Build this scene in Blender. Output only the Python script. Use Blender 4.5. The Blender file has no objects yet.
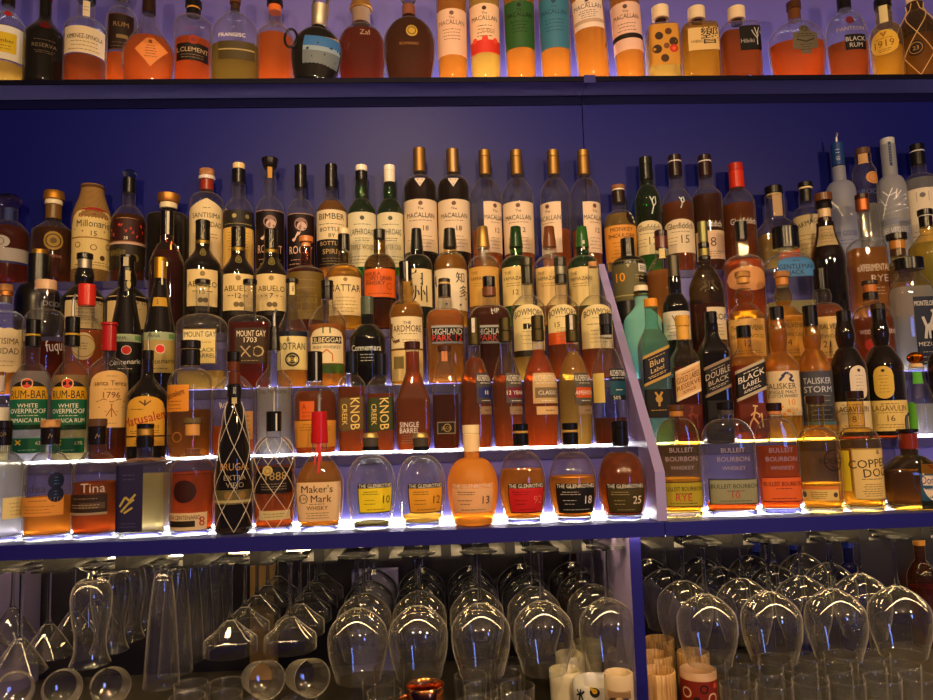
import bpy, math, random
from mathutils import Vector, Matrix
random.seed(7)
PI = math.pi
SC = bpy.context.scene
COL = SC.collection

# lighting levels
LED_S, LED_TOP = [8.0, 1.0, 1.0, 1.0, 1.0], 12.0
LED_B = [44.0, 32.0, 32.0, 30.0, 28.0]
LAMPS = [(-.75, -.35, 2.55, 70), (.35, -.45, 2.6, 85), (1.5, -.35, 2.45, 80)]
SPOTS = [((-.15, .1, 3.0), (-.10, 1.95, 2.25), 80, 'ffd8a8', 62)]
UNDER = []
STRIP = 26.0
WORLD = ('3030b0', .12)
EXPO = 0.0
# ------------------------------------------------------------------ camera
F = 720.0
TH, PT, RO = math.atan(0.047), math.atan(75.0 / 720.0), 0.029
EYE = Vector((0.0, 0.0, 1.55))
fw = Vector((math.sin(TH) * math.cos(PT), math.cos(TH) * math.cos(PT), math.sin(PT)))
r0 = Vector((math.cos(TH), -math.sin(TH), 0.0))
u0 = r0.cross(fw)
rt = r0 * math.cos(RO) - u0 * math.sin(RO)
up = r0 * math.sin(RO) + u0 * math.cos(RO)
cam = bpy.data.cameras.new('camera')
cam.sensor_fit = 'HORIZONTAL'; cam.sensor_width = 36.0
cam.lens = F / 933.0 * 36.0
cam.clip_start = 0.05
camo = bpy.data.objects.new('camera', cam); COL.objects.link(camo)
M = Matrix((rt, up, -fw)).transposed().to_4x4(); M.translation = EYE
camo.matrix_world = M
SC.camera = camo

def ray(px, py):
    return fw + rt * ((px - 466.5) / F) + up * ((350.0 - py) / F)
def at_y(px, py, Y):
    d = ray(px, py); return EYE + d * (Y / d.y)
def at_z(px, py, Z):
    d = ray(px, py); return EYE + d * ((Z - EYE.z) / d.z)
def depth(P):
    return (P - EYE).dot(fw)
def proj(P):
    q = P - EYE; z = q.dot(fw)
    return 466.5 + F * q.dot(rt) / z, 350.0 - F * q.dot(up) / z

# ------------------------------------------------------------------ materials
MATS = {}
def lin(h):
    h = h.lstrip('#')
    v = [int(h[i:i + 2], 16) / 255.0 for i in (0, 2, 4)]
    return tuple(c / 12.92 if c <= 0.04045 else ((c + 0.055) / 1.055) ** 2.4 for c in v) + (1.0,)
def newmat(key):
    m = bpy.data.materials.new(key); m.use_nodes = True
    nt = m.node_tree; nt.nodes.clear()
    out = nt.nodes.new('ShaderNodeOutputMaterial')
    MATS[key] = m
    return m, nt, out
def node(nt, t, **kw):
    n = nt.nodes.new(t)
    for k, v in kw.items():
        if k in n.inputs: n.inputs[k].default_value = v
        else: setattr(n, k, v)
    return n
def paper(h, tr=0.22):
    key = 'paper ' + h
    if key in MATS: return MATS[key]
    m, nt, out = newmat(key)
    a = node(nt, 'ShaderNodeBsdfPrincipled'); a.inputs['Base Color'].default_value = lin(h)
    a.inputs['Roughness'].default_value = 0.55
    a.inputs['Specular IOR Level'].default_value = 0.3
    b = node(nt, 'ShaderNodeBsdfTranslucent'); b.inputs['Color'].default_value = lin(h)
    x = node(nt, 'ShaderNodeMixShader'); x.inputs[0].default_value = tr
    nt.links.new(a.outputs[0], x.inputs[1]); nt.links.new(b.outputs[0], x.inputs[2])
    nt.links.new(x.outputs[0], out.inputs[0])
    return m
def solid(h, rough=0.4, metal=0.0, spec=0.5):
    key = 'solid %s %.2f %.1f' % (h, rough, metal)
    if key in MATS: return MATS[key]
    m, nt, out = newmat(key)
    a = node(nt, 'ShaderNodeBsdfPrincipled'); a.inputs['Base Color'].default_value = lin(h)
    a.inputs['Roughness'].default_value = rough; a.inputs['Metallic'].default_value = metal
    a.inputs['Specular IOR Level'].default_value = spec
    nt.links.new(a.outputs[0], out.inputs[0])
    return m
def textured(h1, h2, scale, rough=0.7, kind='noise', sc3=(1, 1, 1)):
    key = 'tex %s %s %.1f %s' % (h1, h2, scale, kind)
    if key in MATS: return MATS[key]
    m, nt, out = newmat(key)
    a = node(nt, 'ShaderNodeBsdfPrincipled'); a.inputs['Roughness'].default_value = rough
    tc = node(nt, 'ShaderNodeTexCoord'); mp = node(nt, 'ShaderNodeMapping'); mp.inputs['Scale'].default_value = sc3
    nt.links.new(tc.outputs['Object'], mp.inputs[0])
    if kind == 'noise':
        t = node(nt, 'ShaderNodeTexNoise'); t.inputs['Scale'].default_value = scale; o = t.outputs[0]
    elif kind == 'wave':
        t = node(nt, 'ShaderNodeTexWave', bands_direction='Z'); t.inputs['Scale'].default_value = scale; t.inputs['Distortion'].default_value = 1.5; o = t.outputs['Fac']
    else:
        t = node(nt, 'ShaderNodeTexVoronoi'); t.inputs['Scale'].default_value = scale; o = t.outputs['Distance']
    nt.links.new(mp.outputs[0], t.inputs['Vector'])
    r = node(nt, 'ShaderNodeValToRGB')
    r.color_ramp.elements[0].color = lin(h1); r.color_ramp.elements[1].color = lin(h2)
    r.color_ramp.elements[0].position = 0.35; r.color_ramp.elements[1].position = 0.65
    nt.links.new(o, r.inputs[0]); nt.links.new(r.outputs[0], a.inputs['Base Color'])
    b = node(nt, 'ShaderNodeBump'); b.inputs['Strength'].default_value = 0.3; b.inputs['Distance'].default_value = 0.001
    nt.links.new(o, b.inputs['Height']); nt.links.new(b.outputs[0], a.inputs['Normal'])
    nt.links.new(a.outputs[0], out.inputs[0])
    return m
def facing(nt, p):
    lw = node(nt, 'ShaderNodeLayerWeight'); lw.inputs['Blend'].default_value = 0.5
    pw = node(nt, 'ShaderNodeMath', operation='POWER'); pw.inputs[1].default_value = p
    nt.links.new(lw.outputs['Facing'], pw.inputs[0])
    return pw.outputs[0]
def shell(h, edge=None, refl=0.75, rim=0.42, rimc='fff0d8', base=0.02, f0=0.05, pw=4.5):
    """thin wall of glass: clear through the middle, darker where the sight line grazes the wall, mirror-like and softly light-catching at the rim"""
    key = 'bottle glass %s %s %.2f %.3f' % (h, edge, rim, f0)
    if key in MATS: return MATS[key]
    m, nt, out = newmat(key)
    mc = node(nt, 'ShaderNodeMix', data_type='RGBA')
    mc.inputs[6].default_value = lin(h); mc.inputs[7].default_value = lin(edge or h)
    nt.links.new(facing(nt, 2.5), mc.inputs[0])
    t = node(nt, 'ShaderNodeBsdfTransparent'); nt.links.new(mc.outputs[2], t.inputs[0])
    g = node(nt, 'ShaderNodeBsdfGlossy'); g.inputs['Roughness'].default_value = 0.03
    def ramp(p, a, c):
        ma = node(nt, 'ShaderNodeMath', operation='MULTIPLY_ADD'); ma.inputs[1].default_value = a; ma.inputs[2].default_value = c
        nt.links.new(facing(nt, p), ma.inputs[0]); return ma.outputs[0]
    x = node(nt, 'ShaderNodeMixShader'); nt.links.new(ramp(4.0, refl, f0), x.inputs[0])
    nt.links.new(t.outputs[0], x.inputs[1]); nt.links.new(g.outputs[0], x.inputs[2])
    d = node(nt, 'ShaderNodeBsdfDiffuse'); d.inputs['Color'].default_value = lin(rimc)
    tl = node(nt, 'ShaderNodeBsdfTranslucent'); tl.inputs['Color'].default_value = lin(rimc)
    dm = node(nt, 'ShaderNodeMixShader'); dm.inputs[0].default_value = 0.5
    nt.links.new(d.outputs[0], dm.inputs[1]); nt.links.new(tl.outputs[0], dm.inputs[2])
    y = node(nt, 'ShaderNodeMixShader'); nt.links.new(ramp(pw, rim, base), y.inputs[0])
    nt.links.new(x.outputs[0], y.inputs[1]); nt.links.new(dm.outputs[0], y.inputs[2])
    nt.links.new(y.outputs[0], out.inputs[0])
    return m
def liquid(h, cloud=0.2, ior=1.30):
    key = 'spirit %s' % h
    if key in MATS: return MATS[key]
    m, nt, out = newmat(key)
    g = node(nt, 'ShaderNodeBsdfRefraction'); g.inputs['IOR'].default_value = ior; g.inputs['Color'].default_value = lin(h); g.inputs['Roughness'].default_value = 0.0
    d = node(nt, 'ShaderNodeBsdfTranslucent'); d.inputs['Color'].default_value = lin(h)
    d2 = node(nt, 'ShaderNodeBsdfDiffuse'); d2.inputs['Color'].default_value = lin(h)
    t = node(nt, 'ShaderNodeBsdfTransparent'); t.inputs['Color'].default_value = lin(h)
    def mix(f, a, b):
        x = node(nt, 'ShaderNodeMixShader'); x.inputs[0].default_value = f
        nt.links.new(a.outputs[0], x.inputs[1]); nt.links.new(b.outputs[0], x.inputs[2]); return x
    nt.links.new(mix(.40, mix(.5, g, t), mix(.2, d, d2)).outputs[0], out.inputs[0])
    return m
def clear_glass(h='f4f6f4', ior=1.45, rough=0.0):
    key = 'solid glass %s' % h
    if key in MATS: return MATS[key]
    m, nt, out = newmat(key)
    g = node(nt, 'ShaderNodeBsdfGlass'); g.inputs['IOR'].default_value = ior; g.inputs['Color'].default_value = lin(h); g.inputs['Roughness'].default_value = rough
    nt.links.new(g.outputs[0], out.inputs[0])
    return m
def frosted(h, tr=0.5):
    key = 'frosted glass %s' % h
    if key in MATS: return MATS[key]
    m, nt, out = newmat(key)
    a = node(nt, 'ShaderNodeBsdfPrincipled'); a.inputs['Base Color'].default_value = lin(h); a.inputs['Roughness'].default_value = 0.4
    b = node(nt, 'ShaderNodeBsdfTranslucent'); b.inputs['Color'].default_value = lin(h)
    t = node(nt, 'ShaderNodeBsdfTransparent'); t.inputs['Color'].default_value = lin(h)
    x = node(nt, 'ShaderNodeMixShader'); x.inputs[0].default_value = tr
    nt.links.new(a.outputs[0], x.inputs[1]); nt.links.new(b.outputs[0], x.inputs[2])
    y = node(nt, 'ShaderNodeMixShader'); y.inputs[0].default_value = 0.35
    nt.links.new(x.outputs[0], y.inputs[1]); nt.links.new(t.outputs[0], y.inputs[2])
    nt.links.new(y.outputs[0], out.inputs[0])
    return m
def lamp(h, s):
    key = 'lit %s %.2f' % (h, s)
    if key in MATS: return MATS[key]
    m, nt, out = newmat(key)
    e = node(nt, 'ShaderNodeEmission'); e.inputs['Color'].default_value = lin(h); e.inputs['Strength'].default_value = s
    nt.links.new(e.outputs[0], out.inputs[0])
    return m
def capmat(c):
    if c.startswith('m:'): return solid(c[2:], 0.48, 0.85)
    if c.startswith('w:'): return textured(c[2:], '8a6238', 60, 0.75)
    if c.startswith('g:'): return clear_glass(c[2:])
    return solid(c, 0.25, 0.0, 0.35)

# ------------------------------------------------------------------ mesh helpers
def mesh_obj(name, verts, faces, mat, parent=None, mids=None, mats=None, smooth=True, sharp=40):
    me = bpy.data.meshes.new(name)
    me.from_pydata(verts, [], faces)
    for m in (mats or [mat]): me.materials.append(m)
    if mids: me.polygons.foreach_set('material_index', mids)
    if smooth:
        me.polygons.foreach_set('use_smooth', [True] * len(me.polygons))
        me.set_sharp_from_angle(angle=math.radians(sharp))
    me.update()
    o = bpy.data.objects.new(name, me); COL.objects.link(o)
    if parent: o.parent = parent
    return o
def tag(o, label, cat, group=None, kind=None):
    o['label'] = label; o['category'] = cat
    if group: o['group'] = group
    if kind: o['kind'] = kind
    return o
def empty(name, loc, rz=0.0):
    o = bpy.data.objects.new(name, None); COL.objects.link(o)
    o.location = loc; o.rotation_euler = (0, 0, rz); o.empty_display_size = 0.02
    return o
def cross(rx, th, n, d):
    c, s = math.cos(th), math.sin(th)
    if n <= 2.01: return rx * s, -rx * d * c
    e = 2.0 / n
    return rx * math.copysign(abs(s) ** e, s), -rx * d * math.copysign(abs(c) ** e, c)
def lathe(prof, seg=32, n=2.0, d=1.0, R=None, rn=None, closed=True, zoff=0.0, loop=False):
    """rings of (z, r); the section goes from round at radius rn to superellipse (n, d) at radius R"""
    vs, fs = [], []
    for (z, r) in prof:
        if R is not None and (n > 2.01 or abs(d - 1) > 1e-3):
            t = min(1.0, max(0.0, (r - rn) / max(1e-6, R - rn)))
            t = t * t * (3 - 2 * t)
            nn, dd = 2 + (n - 2) * t, 1 + (d - 1) * t
        else: nn, dd = 2.0, 1.0
        for k in range(seg):
            x, y = cross(r, 2 * PI * k / seg, nn, dd)
            vs.append((x, y, z + zoff))
    m = len(prof)
    rng = range(m) if loop else range(m - 1)
    for i in rng:
        j = (i + 1) % m
        for k in range(seg):
            k2 = (k + 1) % seg
            fs.append((i * seg + k, i * seg + k2, j * seg + k2, j * seg + k))
    if closed and not loop:
        fs.append(tuple(reversed(range(seg))))
        fs.append(tuple((m - 1) * seg + k for k in range(seg)))
    return vs, fs
def box_vf(x0, x1, y0, y1, z0, z1):
    vs = [(x, y, z) for x in (x0, x1) for y in (y0, y1) for z in (z0, z1)]
    fs = [(0, 1, 3, 2), (4, 6, 7, 5), (0, 4, 5, 1), (2, 3, 7, 6), (0, 2, 6, 4), (1, 5, 7, 3)]
    return vs, fs
def box(name, b, mat, parent=None):
    v, f = box_vf(*b); return mesh_obj(name, v, f, mat, parent, smooth=False)
def tube_vf(pts, r, seg=8, loop=False):
    vs, fs = [], []
    P = [Vector(p) for p in pts]; m = len(P)
    for i, p in enumerate(P):
        a = P[(i - 1) % m] if (loop or i > 0) else p
        b = P[(i + 1) % m] if (loop or i < m - 1) else p
        t = (b - a).normalized()
        ref = Vector((0, 0, 1)) if abs(t.z) < 0.9 else Vector((1, 0, 0))
        e1 = t.cross(ref).normalized(); e2 = t.cross(e1)
        rr = r[i] if isinstance(r, (list, tuple)) else r
        for k in range(seg):
            w = 2 * PI * k / seg
            vs.append(tuple(p + e1 * (rr * math.cos(w)) + e2 * (rr * math.sin(w))))
    for i in range(m if loop else m - 1):
        j = (i + 1) % m
        for k in range(seg):
            k2 = (k + 1) % seg
            fs.append((i * seg + k, i * seg + k2, j * seg + k2, j * seg + k))
    if not loop:
        fs.append(tuple(reversed(range(seg)))); fs.append(tuple((m - 1) * seg + k for k in range(seg)))
    return vs, fs
def fix(v, f):
    return v, [tuple(reversed(p)) for p in f]
GLYPH = {}
def glyphs(s):
    if s not in GLYPH:
        c = bpy.data.curves.new('lettering', 'FONT'); c.body = s; c.size = 1.0; c.resolution_u = 2; c.align_x = 'CENTER'
        o = bpy.data.objects.new('lettering', c)
        me = o.to_mesh()
        GLYPH[s] = ([(v.co.x, v.co.y) for v in me.vertices], [tuple(p.vertices) for p in me.polygons])
        o.to_mesh_clear(); bpy.data.objects.remove(o); bpy.data.curves.remove(c)
    return GLYPH[s]

# ------------------------------------------------------------------ the stepped back bar
ZE = EYE.z
YF = [1.42, 1.525, 1.63, 1.735, 1.84]               # front edges of the five steps
YW = 1.95                                           # wall behind the steps
def zat(y466, Y): return at_y(466.5, y466, Y).z
ZT = [zat(528, 1.42), zat(452, 1.525), zat(383, 1.63), zat(327, 1.735), zat(274, 1.84)]
TIER = {'A': 0, 'B': 1, 'C': 2, 'D': 3, 'E': 4}
ZTOP = zat(77, 1.86)                                # top of the high shelf
YC = {'A': 1.475, 'B': 1.5785, 'C': 1.6835, 'D': 1.7885, 'E': 1.893, 'T': 1.925}
ZB = {k: ZT[i] for k, i in TIER.items()}; ZB['T'] = ZTOP
GR = {'T': 'bottles on the high shelf', 'E': 'bottles on the topmost step', 'D': 'bottles on the second step from the top', 'C': 'bottles on the middle step',
      'B': 'bottles on the second step from the bottom', 'A': 'bottles on the lowest step'}

# ------------------------------------------------------------------ bottles
def profile(R, rn, zs, zn, zt, kind, tb, bulge):
    p = [(0.0, R * tb * 0.90), (0.0025, R * tb * 0.97), (0.007, R * tb)]
    for i in range(1, 9):
        t = i / 8.0
        k = tb + (1 - tb) * (math.sin(t * PI / 2) if tb < 1 else t)
        p.append((0.007 + (zs - 0.007) * t, R * k))
    N = 12
    for i in range(1, N + 1):
        t = i / N
        if kind == 'r': s = math.sin(t * PI / 2); zz, rr = s, math.cos(t * PI / 2)
        elif kind == 's': zz, rr = t, 0.5 + 0.5 * math.cos(PI * t)
        elif kind == 'l': zz, rr = t, 1 - t
        else:
            zz = t; rr = 0.55 * math.sqrt(max(0, 1 - t * t)) + 0.45 * (0.5 + 0.5 * math.cos(PI * t))
        p.append((zs + (zn - zs) * zz, rn + (R - rn) * rr))
    for i in range(1, 7):
        t = i / 6.0
        p.append((zn + (zt - zn) * t, rn * (1 + bulge * math.sin(PI * min(1, t * 1.05)))))
    return p

class Bot: pass
def surf(b, s, z, eps):
    r = b.rat(z)
    if b.n <= 2.01 and b.d > 0.99:
        th = max(-2.6, min(2.6, s / b.R))
        return ((r + eps) * math.sin(th), -(r + eps) * math.cos(th), z)
    x = max(-0.96 * r, min(0.96 * r, s * (r / b.R)))
    y = -r * b.d * (max(0.0, 1 - abs(x / r) ** b.n)) ** (1.0 / b.n)
    return (x, y - eps, z)

def add_label(b, name, L):
    y0, y1, x0, x1, col, shape, items = L[:7]
    opt = L[7] if len(L) > 7 else {}
    sl = opt.get('slope', 0.0)
    k = b.m_px
    zt, zb = b.zof(y0), b.zof(y1)
    H = zt - zb
    def arc(x):
        q = max(-0.995, min(0.995, x * k / b.R))
        return b.R * math.asin(q) if (b.n <= 2.01 and b.d > 0.99) else q * b.R
    s0, s1 = arc(x0), arc(x1)
    sc, hw = (s0 + s1) / 2, (s1 - s0) / 2
    vs, fs, mi, mats = [], [], [], []
    def slot(m):
        if m not in mats: mats.append(m)
        return mats.index(m)
    def put(pts, faces, m, eps):
        o = len(vs); q = slot(m)
        for (s, z) in pts:
            vs.append(surf(b, s, z + sl * (s - sc), eps))
        for f in faces: fs.append(tuple(o + i for i in f)); mi.append(q)
    def lim(u):
        a = abs(u)
        if shape == 'arch': return zb, zt - 0.28 * H * (1 - math.sqrt(max(0, 1 - a * a)))
        if shape == 'oval':
            q = math.sqrt(max(0.0, 1 - a * a)); m = (zt + zb) / 2; return m - q * H / 2, m + q * H / 2
        if shape == 'pill':
            rr = min(hw, H / 2); q = (1 - math.sqrt(max(0, 1 - a * a))) * rr; return zb + q, zt - q
        if shape == 'dia':
            m = (zt + zb) / 2; return m - (1 - a) * H / 2, m + (1 - a) * H / 2
        if shape == 'pent': return zb, zt - 0.16 * H * a
        if shape == 'scal': return zb + 0.02 * H * math.cos(a * 14), zt - 0.05 * H * a - 0.02 * H * math.cos(a * 14)
        if shape == 'tri': return zt - (1 - a) * H, zt
        if shape == 'cross': return (zb, zt) if a < 0.45 else (zb + 0.18 * H, zt - 0.26 * H)
        return zb, zt
    def sheet(v0, v1, u0, u1, m, eps, nx=16, nz=5):
        pts, fa = [], []
        for i in range(nx + 1):
            u = u0 + (u1 - u0) * i / nx
            lo, hi = lim(u)
            for j in range(nz + 1):
                z = zt - (v0 + (v1 - v0) * j / nz) * H
                pts.append((sc + u * hw, min(hi, max(lo, z))))
        for i in range(nx):
            for j in range(nz):
                a = i * (nz + 1) + j
                fa.append((a, a + 1, a + nz + 2, a + nz + 1))
        put(pts, fa, m, eps)
    if col:
        sheet(0, 1, -1, 1, paper(col, opt.get('tr', 0.22)), 0.0006)
    for it in items:
        t = it[0]
        if t == 'b':
            u0, u1 = (it[4], it[5]) if len(it) > 4 else (-1, 1)
            sheet(it[1], it[2], u0, u1, paper(it[3]), 0.0009)
        elif t == 'f':
            w = 1.0 * k; c = it[1]; ub = w / hw; vb = w / H
            sheet(0, vb, -1, 1, paper(c), 0.0010); sheet(1 - vb, 1, -1, 1, paper(c), 0.0010)
            sheet(0, 1, -1, -1 + ub, paper(c), 0.0010, 1); sheet(0, 1, 1 - ub, 1, paper(c), 0.0010, 1)
        elif t == 't':
            _, s, u, v, hpx, c = it[:6]
            rot = it[6] if len(it) > 6 else 0.0
            bow = it[7] if len(it) > 7 else 0.0
            gv, gf = glyphs(s)
            if not gv: continue
            xs = [p[0] for p in gv]; wid = max(xs) - min(xs); xm = (max(xs) + min(xs)) / 2
            h = hpx * k / 0.70; sx = h
            lim_w = (min(2 * hw * 0.94, 1.8 * b.R) if not rot else H * 0.94) * (1 - abs(u) * 0.5 if not rot else 1)
            if wid * sx > lim_w: sx = lim_w / wid
            cz = zt - v * H; cx = sc + u * hw
            pts = []
            cr, sr = math.cos(rot), math.sin(rot)
            for (gx, gy) in gv:
                a, e = (gx - xm) * sx, (gy - 0.35) * h
                if bow: e -= bow * (a / hw) ** 2 * k
                pts.append((cx + a * cr - e * sr, cz + a * sr + e * cr))
            put(pts, gf, paper(c, 0.0), 0.0013)
        elif t == 'l':
            _, v0, v1, nl, c = it[:5]
            wf = it[5] if len(it) > 5 else 0.75
            uc = it[6] if len(it) > 6 else 0.0
            for i in range(nl):
                v = v0 + (v1 - v0) * (i + 0.5) / nl
                th = 0.32 * k
                half = wf * hw * random.uniform(0.65, 1.0)
                x = -half
                while x < half:
                    w = random.uniform(1.2, 4.0) * k
                    x2 = min(half, x + w)
                    cz = zt - v * H
                    put([(sc + uc * hw + x, cz - th), (sc + uc * hw + x2, cz - th), (sc + uc * hw + x2, cz + th), (sc + uc * hw + x, cz + th)], [(0, 1, 2, 3)], paper(c, 0.0), 0.0012)
                    x = x2 + 0.8 * k
        elif t in ('o', 'r', 'y', 'q'):
            _, u, v, rp, c = it[:5]
            cx, cz, rr = sc + u * hw, zt - v * H, rp * k
            if t == 'o':
                pts = [(cx, cz)] + [(cx + rr * math.cos(2 * PI * i / 20), cz + rr * math.sin(2 * PI * i / 20)) for i in range(20)]
                fa = [(0, 1 + i, 1 + (i + 1) % 20) for i in range(20)]
            elif t == 'r':
                wd = it[5] if len(it) > 5 else 0.8
                pts = []
                for i in range(24):
                    a = 2 * PI * i / 24
                    pts += [(cx + rr * math.cos(a), cz + rr * math.sin(a)), (cx + (rr - wd * k) * math.cos(a), cz + (rr - wd * k) * math.sin(a))]
                fa = [(2 * i, 2 * ((i + 1) % 24), 2 * ((i + 1) % 24) + 1, 2 * i + 1) for i in range(24)]
            elif t == 'y':
                pts = [(cx - rr, cz + rr * 0.8), (cx, cz - rr), (cx + rr, cz + rr * 0.8)]; fa = [(0, 1, 2)]
            else:
                e = it[5] if len(it) > 5 else rp
                pts = [(cx - rr, cz - e * k), (cx + rr, cz - e * k), (cx + rr, cz + e * k), (cx - rr, cz + e * k)]; fa = [(0, 1, 2, 3)]
            put(pts, fa, paper(c, 0.05), 0.0011 if t != 'r' else 0.0012)
        elif t == 'p':                                # free polygon strokes: list of (u, v) polylines, width in px
            _, lines, wpx, c = it
            for ln in lines:
                q = [(sc + u * hw, zt - v * H) for (u, v) in ln]
                for (xa, za), (xb, zb2) in zip(q[:-1], q[1:]):
                    dx, dz = xb - xa, zb2 - za; l = math.hypot(dx, dz) or 1e-6
                    nx_, nz_ = -dz / l * wpx * k / 2, dx / l * wpx * k / 2
                    put([(xa - nx_, za - nz_), (xb - nx_, zb2 - nz_), (xb + nx_, zb2 + nz_), (xa + nx_, za + nz_)], [(0, 1, 2, 3)], paper(c, 0.0), 0.0012)
    if vs:
        return mesh_obj(name, vs, fs, None, b.root, mi, mats, smooth=False)

def cap_stack(b, caps, ztop):
    z = ztop
    pend, big = None, None
    for c in caps:
        nm, colr, hpx, wpx = c[:4]
        tap = c[4] if len(c) > 4 else 1.0            # top width / bottom width
        h, r = hpx * b.m_px, wpx / 2 * b.m_px
        if nm == 'spout':
            pts = [(0, 0, z - h), (0, 0, z - h * 0.45), (0.001, -0.0015, z - h * 0.2), (0.004, -0.006, z)]
            v, f = tube_vf(pts, [r * 1.0, r, r * 0.9, r * 0.8], 10)
            pend = mesh_obj('spout', v, f, capmat(colr), b.root); z -= h; continue
        elif nm == 'stopper' and colr.startswith('g:'):
            prof = []
            for i in range(11):
                a = -PI / 2 * 0.75 + (PI / 2 * 0.75 + PI / 2 * 0.96) * i / 10
                prof.append((z - h / 2 + h / 2 * math.sin(a), max(0.0006, r * math.cos(a))))
            v, f = lathe(prof, 24); o = mesh_obj('stopper', v, f, capmat(colr), b.root)
        else:
            ch = min(0.0012, h * 0.2); rt_ = r * tap
            prof = [(z - h, r - ch), (z - h + ch, r), (z - h * 0.5, (r + rt_) / 2), (z - ch, rt_), (z, rt_ - ch)]
            v, f = lathe(prof, 24)
            o = mesh_obj(nm, v, f, capmat(colr), b.root)
        if pend: pend.parent = o; pend = None          # the spout belongs to the pourer below it
        if big is None or h > big[0]: big = (h, o)
        z -= h
    return big[1] if big else None

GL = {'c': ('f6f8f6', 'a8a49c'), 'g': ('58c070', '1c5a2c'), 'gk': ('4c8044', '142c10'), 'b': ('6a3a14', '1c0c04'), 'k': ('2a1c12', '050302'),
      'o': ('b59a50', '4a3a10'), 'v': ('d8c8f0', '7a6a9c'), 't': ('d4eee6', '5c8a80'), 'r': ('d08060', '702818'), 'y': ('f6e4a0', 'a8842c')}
LQ = {'am': 'f8b858', 'go': 'fcd87c', 'pa': 'fbeeb4', 'co': 'f48c3c', 'rd': 'dc843c', 'dk': '9c5424', 'dr': 'b04428', 'or': 'fc9c44', 'br': 'd09444', 'ol': 'c4a854', 'cl': 'f8f6ec', 'gy': 'e6e6a8', 'bk': '462010'}
COUNT, QUEUE = [], []
def bottle(t, x, w, yt, cb, nk, sh, nw, kind, glass, liq, fill, desc, caps=(), labels=(), **kw):
    """note a bottle down; they are all set out and built together so that neighbours keep clear of each other"""
    b = Bot(); b.args = (t, x, w, yt, cb, nk, sh, nw, kind, glass, liq, fill, desc, caps, labels); b.kw = kw
    b.n, b.d, b.t = kw.get('n', 2.0), kw.get('d', 1.0), t
    Y = kw.get('yc') or YC[t]; P = at_y(x, sh + 30, Y)
    b.base_y = proj(Vector((P.x, Y, ZB[t])))[1]
    P = at_y(x, (sh + b.base_y) / 2, Y)
    b.m_px = depth(P) / F; b.x = P.x; b.R = w / 2 * b.m_px
    b.rnd = b.n <= 2.01 and b.d > .99
    b.rz = -math.atan2(P.x, Y) * (1.0 if b.rnd else 0.3)
    QUEUE.append(b); return b
def ext(b, along_x):
    if b.rnd: return b.R
    c, s_ = math.cos(b.rz), abs(math.sin(b.rz))
    return b.R * (c + b.d * s_ * .75) if along_x else b.R * (b.d * c + s_ * .75)
def flush():
    for b in QUEUE:
        if b.t != 'T':
            room = .101 if b.t != 'A' else .108
            while 2 * ext(b, False) > room and b.d > .5:
                if b.rnd: b.R = room / 2; break
                b.d -= .02
    xd = at_y(655.5, 490, 1.42).x
    def clamp():
        for b in QUEUE:                               # clear of the slanted divider
            if b.t in 'TE': continue
            lim = xd - .003 if b.args[1] < 617 + 10 * (TIER[b.t] * -1 + 4) else xd + .024
            if lim < xd: over = b.x + ext(b, True) - lim; sg = -1
            else: over = lim - (b.x - ext(b, True)); sg = 1
            if over > 0:
                sh_ = min(over, .004); b.x += sg * sh_; over -= sh_
                b.R -= over * b.R / ext(b, True)
    clamp()
    for t in 'TEDCBA':
        row = sorted([b for b in QUEUE if b.t == t and 'yc' not in b.kw], key=lambda q: q.x)
        for _ in range(5):
            for p, q in zip(row[:-1], row[1:]):
                need = .0032 - ((q.x - ext(q, True)) - (p.x + ext(p, True)))
                if need > 0:
                    if DEBUG and need > .008: print('TIGHT', t, round(need / p.m_px, 1), p.args[1], q.args[1])
                    sh_ = min(need * .3, .002); p.x -= sh_; q.x += sh_; need -= 2 * sh_
                    p.R -= need * .5 * p.R / ext(p, True); q.R -= need * .5 * q.R / ext(q, True)
    clamp()
    for b in QUEUE: build(b, *b.args, **b.kw)
DEBUG = False
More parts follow.
